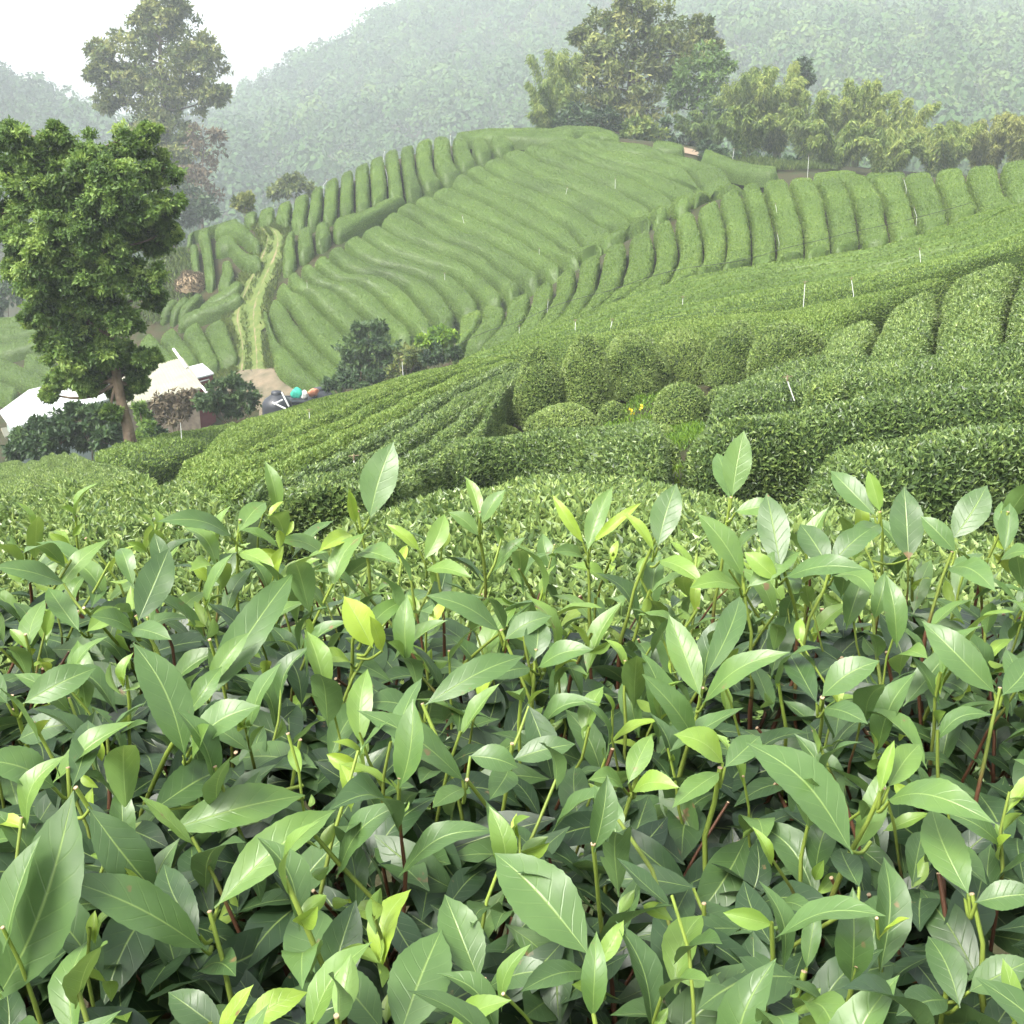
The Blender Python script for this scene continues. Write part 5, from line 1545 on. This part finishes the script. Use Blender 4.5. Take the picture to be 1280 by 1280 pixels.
# the other shoots, nearest first
pts = []
tries = 0
while len(pts) < 300 and tries < 60000:
    tries += 1
    y = rng.uniform(.42, 1.46)
    x = rng.uniform(-1, 1) * (y * .46 + .30)
    dmin = .052
    if all((x - a) ** 2 + (y - b) ** 2 > dmin ** 2 for a, b in pts) and all((x - a[0]) ** 2 + (y - a[1]) ** 2 > .045 ** 2 for a in keep_out):
        pts.append((x, y))
pts.sort(key=lambda p: p[1] + abs(p[0]) * .4)
rest = MB()
rest_stem = MB()
in_frame = lambda x, y: abs(x) < y * .44 and y > .55
for x, y in pts:
    far = sstep(.9, 1.5, np.array(y))
    zt = ZC + rng.uniform(.01, .07) + .03 * float(far) * rng.random() + .02 * np.sin(x * 5 + y * 3)
    T = np.array([x, y, zt])
    foot = T + [rng.normal() * .05, rng.normal() * .05, -.25]
    part = in_frame(x, y) and nshoot < 100 and np.random.default_rng(int((x + 3) * 1e4)).random() < .6
    ms = MB() if part else rest_stem
    stem_mesh(ms, foot, T, rng.uniform(.0011, .0018), rng.uniform(.35, .85), cut=rng.random() < .4)
    nl_ = rng.integers(3, 7)
    a0 = rng.uniform(0, 6.28)
    la = []
    for k in range(nl_):
        f = .05 + k * .13 + rng.uniform(-.03, .03)
        B = T + (foot - T) * f
        az_ = a0 + k * 2.4 + rng.normal() * .3
        e_ = np.radians(rng.uniform(28, 72) - k * 9)
        d_ = np.array([np.cos(az_) * np.cos(e_), np.sin(az_) * np.cos(e_), np.sin(e_)])
        L = rng.uniform(.052, .092) * (1.0 if k else .85)
        new = rng.random() < (.26 if k == 0 else .09)
        age = rng.uniform(.74, .94) if new else np.clip(rng.normal(.57 - .07 * k + .10 * float(far), .09), .15, .8)
        if new:
            L *= .65
        nn = np.array([-np.cos(az_) * np.sin(e_), -np.sin(az_) * np.sin(e_), np.cos(e_)]) + rng.normal(size=3) * .25
        la.append(((B, B + d_ * L, L * rng.uniform(.30, .39), nn), dict(curl=rng.uniform(.04, .24), fold=rng.uniform(.1, .5), age=age, nl=16, na=6, wave=.014, serr=.02, bend=rng.normal() * .04, chew=2 if rng.random() < .03 else 0)))
    # tiny axil buds
    for k in range(rng.integers(1, 6)):
        f = rng.uniform(.0, .5)
        B = T + (foot - T) * f
        d_ = unit(rng.normal(size=3) * [1, 1, .4] + [0, 0, .9])
        L = rng.uniform(.010, .036)
        la.append(((B, B + d_ * L, L * .42, rng.normal(size=3)), dict(curl=.1, fold=.5, age=rng.uniform(.7, .95), nl=6, na=4, serr=0)))
    if part:
        o = ms.build('shoot', M_STEM, front)
        nshoot += 1
        for a in la:
            build_leaf(o, a)
    else:
        for a in la:
            leaf_mesh(rest, *a[0], **a[1])
tag(rest.build('leaves', M_LEAF, front), kind='stuff')
tag(rest_stem.build('stems', M_STEM, front), kind='stuff')

# the plucked canopy beneath: older, darker leaves
und = MB()
n = 5600
for i in range(n):
    y = rng.uniform(.32, 1.55)
    x = rng.uniform(-1, 1) * (y * .46 + .40)
    dep = rng.random() ** 1.5
    edge = max(0, (y - 1.38) / .17) * .12
    z = ZC - .035 - .20 * dep - edge + .02 * np.sin(x * 5 + y * 3)
    az_ = rng.uniform(0, 6.28)
    e_ = np.radians(rng.normal(8, 24))
    d_ = np.array([np.cos(az_) * np.cos(e_), np.sin(az_) * np.cos(e_), np.sin(e_)])
    L = rng.uniform(.055, .10)
    nn = np.array([0, -.12, 1]) + rng.normal(size=3) * .38
    B = np.array([x, y, z])
    leaf_mesh(und, B - d_ * L * .5, B + d_ * L * .5, L * rng.uniform(.32, .42), nn, rng.uniform(.0, .14), rng.uniform(.0, .3), float(np.clip(rng.normal(.28, .11), .03, .6)), 10, 4, .014, 0, rng.normal() * .04, 0)
tag(und.build('canopy_leaves', M_LEAF, front), kind='stuff')
br = MB()
for i in range(300):
    y = rng.uniform(.35, 1.5)
    x = rng.uniform(-1, 1) * (y * .46 + .4)
    T = np.array([x, y, ZC - rng.uniform(.0, .10)])
    foot = np.array([x + rng.normal() * .10, y + rng.normal() * .10, ZC - rng.uniform(.3, .5)])
    stem_mesh(br, foot, T, rng.uniform(.0013, .0023), 1.1, cut=True)
for i in range(60):
    x, y = rng.uniform(-1.1, 1.1), rng.uniform(.4, 1.45)
    a_ = np.array([x, y, -1.35])
    stem_mesh(br, a_, a_ + [rng.normal() * .1, rng.normal() * .1, .55], .008, 1.1, cut=False)
tag(br.build('branches', M_STEM, front), kind='stuff')

# ------------------------------------------------------------------ light, sky, air
SUN_EL, SUN_AZ = 52.0, 226.0   # soft sun high, from behind the left shoulder
w = bpy.data.worlds.new('World')
scene.world = w
w.use_nodes = True
nt = w.node_tree
nt.nodes.clear()
sky = nt.nodes.new('ShaderNodeTexSky')
sky.sky_type = 'NISHITA'
sky.sun_disc = False
sky.sun_elevation = math.radians(SUN_EL)
sky.sun_rotation = math.radians(SUN_AZ)
sky.air_density = 1.0
sky.dust_density = 6.0
sky.ozone_density = 1.0
hs = nt.nodes.new('ShaderNodeHueSaturation')
hs.inputs['Saturation'].default_value = 0.35   # cloud cover: the blue is mostly gone
nt.links.new(sky.outputs[0], hs.inputs['Color'])
bg = nt.nodes.new('ShaderNodeBackground')
bg.inputs['Strength'].default_value = 0.14
nt.links.new(hs.outputs[0], bg.inputs['Color'])
wo = nt.nodes.new('ShaderNodeOutputWorld')
nt.links.new(bg.outputs[0], wo.inputs['Surface'])

sd = bpy.data.lights.new('sun', 'SUN')
sd.energy = 2.1
sd.angle = math.radians(20)
sd.color = (1.0, .96, .88)
so = bpy.data.objects.new('sun', sd)
COL.objects.link(so)
az, el = math.radians(SUN_AZ), math.radians(SUN_EL)
d = Vector((math.sin(az) * math.cos(el), math.cos(az) * math.cos(el), math.sin(el)))
so.rotation_euler = d.to_track_quat('Z', 'Y').to_euler()

HAZE = 0.0008
m, nt, nd, lk = new_mat('haze_air')
pv = nd.new('ShaderNodeVolumePrincipled')
pv.inputs['Color'].default_value = (.88, .95, 1.0, 1)
pv.inputs['Density'].default_value = HAZE
pv.inputs['Anisotropy'].default_value = 0.0
out = nd.new('ShaderNodeOutputMaterial')
lk.new(pv.outputs[0], out.inputs['Volume'])
mb = MB()
box(mb, (0, 800, 90), 3400, 2200, 420)
hz = mb.build('haze', m, origin=(0, 500, -120))
tag(hz, 'pale mist hanging over the valley and mountains', 'haze', kind='stuff')

scene.view_settings.view_transform = 'Standard'
scene.view_settings.look = 'None'
scene.view_settings.exposure = 1.7
scene.view_settings.gamma = 1
scene.view_settings.use_curve_mapping = False
scene.render.engine = 'CYCLES'
cy = scene.cycles
cy.max_bounces = 8
cy.diffuse_bounces = 3
cy.glossy_bounces = 2
cy.transmission_bounces = 3
cy.volume_bounces = 4
cy.transparent_max_bounces = 4
cy.use_adaptive_sampling = True
cy.adaptive_threshold = 0.02
cy.use_denoising = True
cy.denoiser = 'OPENIMAGEDENOISE'
cy.caustics_reflective = False
cy.caustics_refractive = False
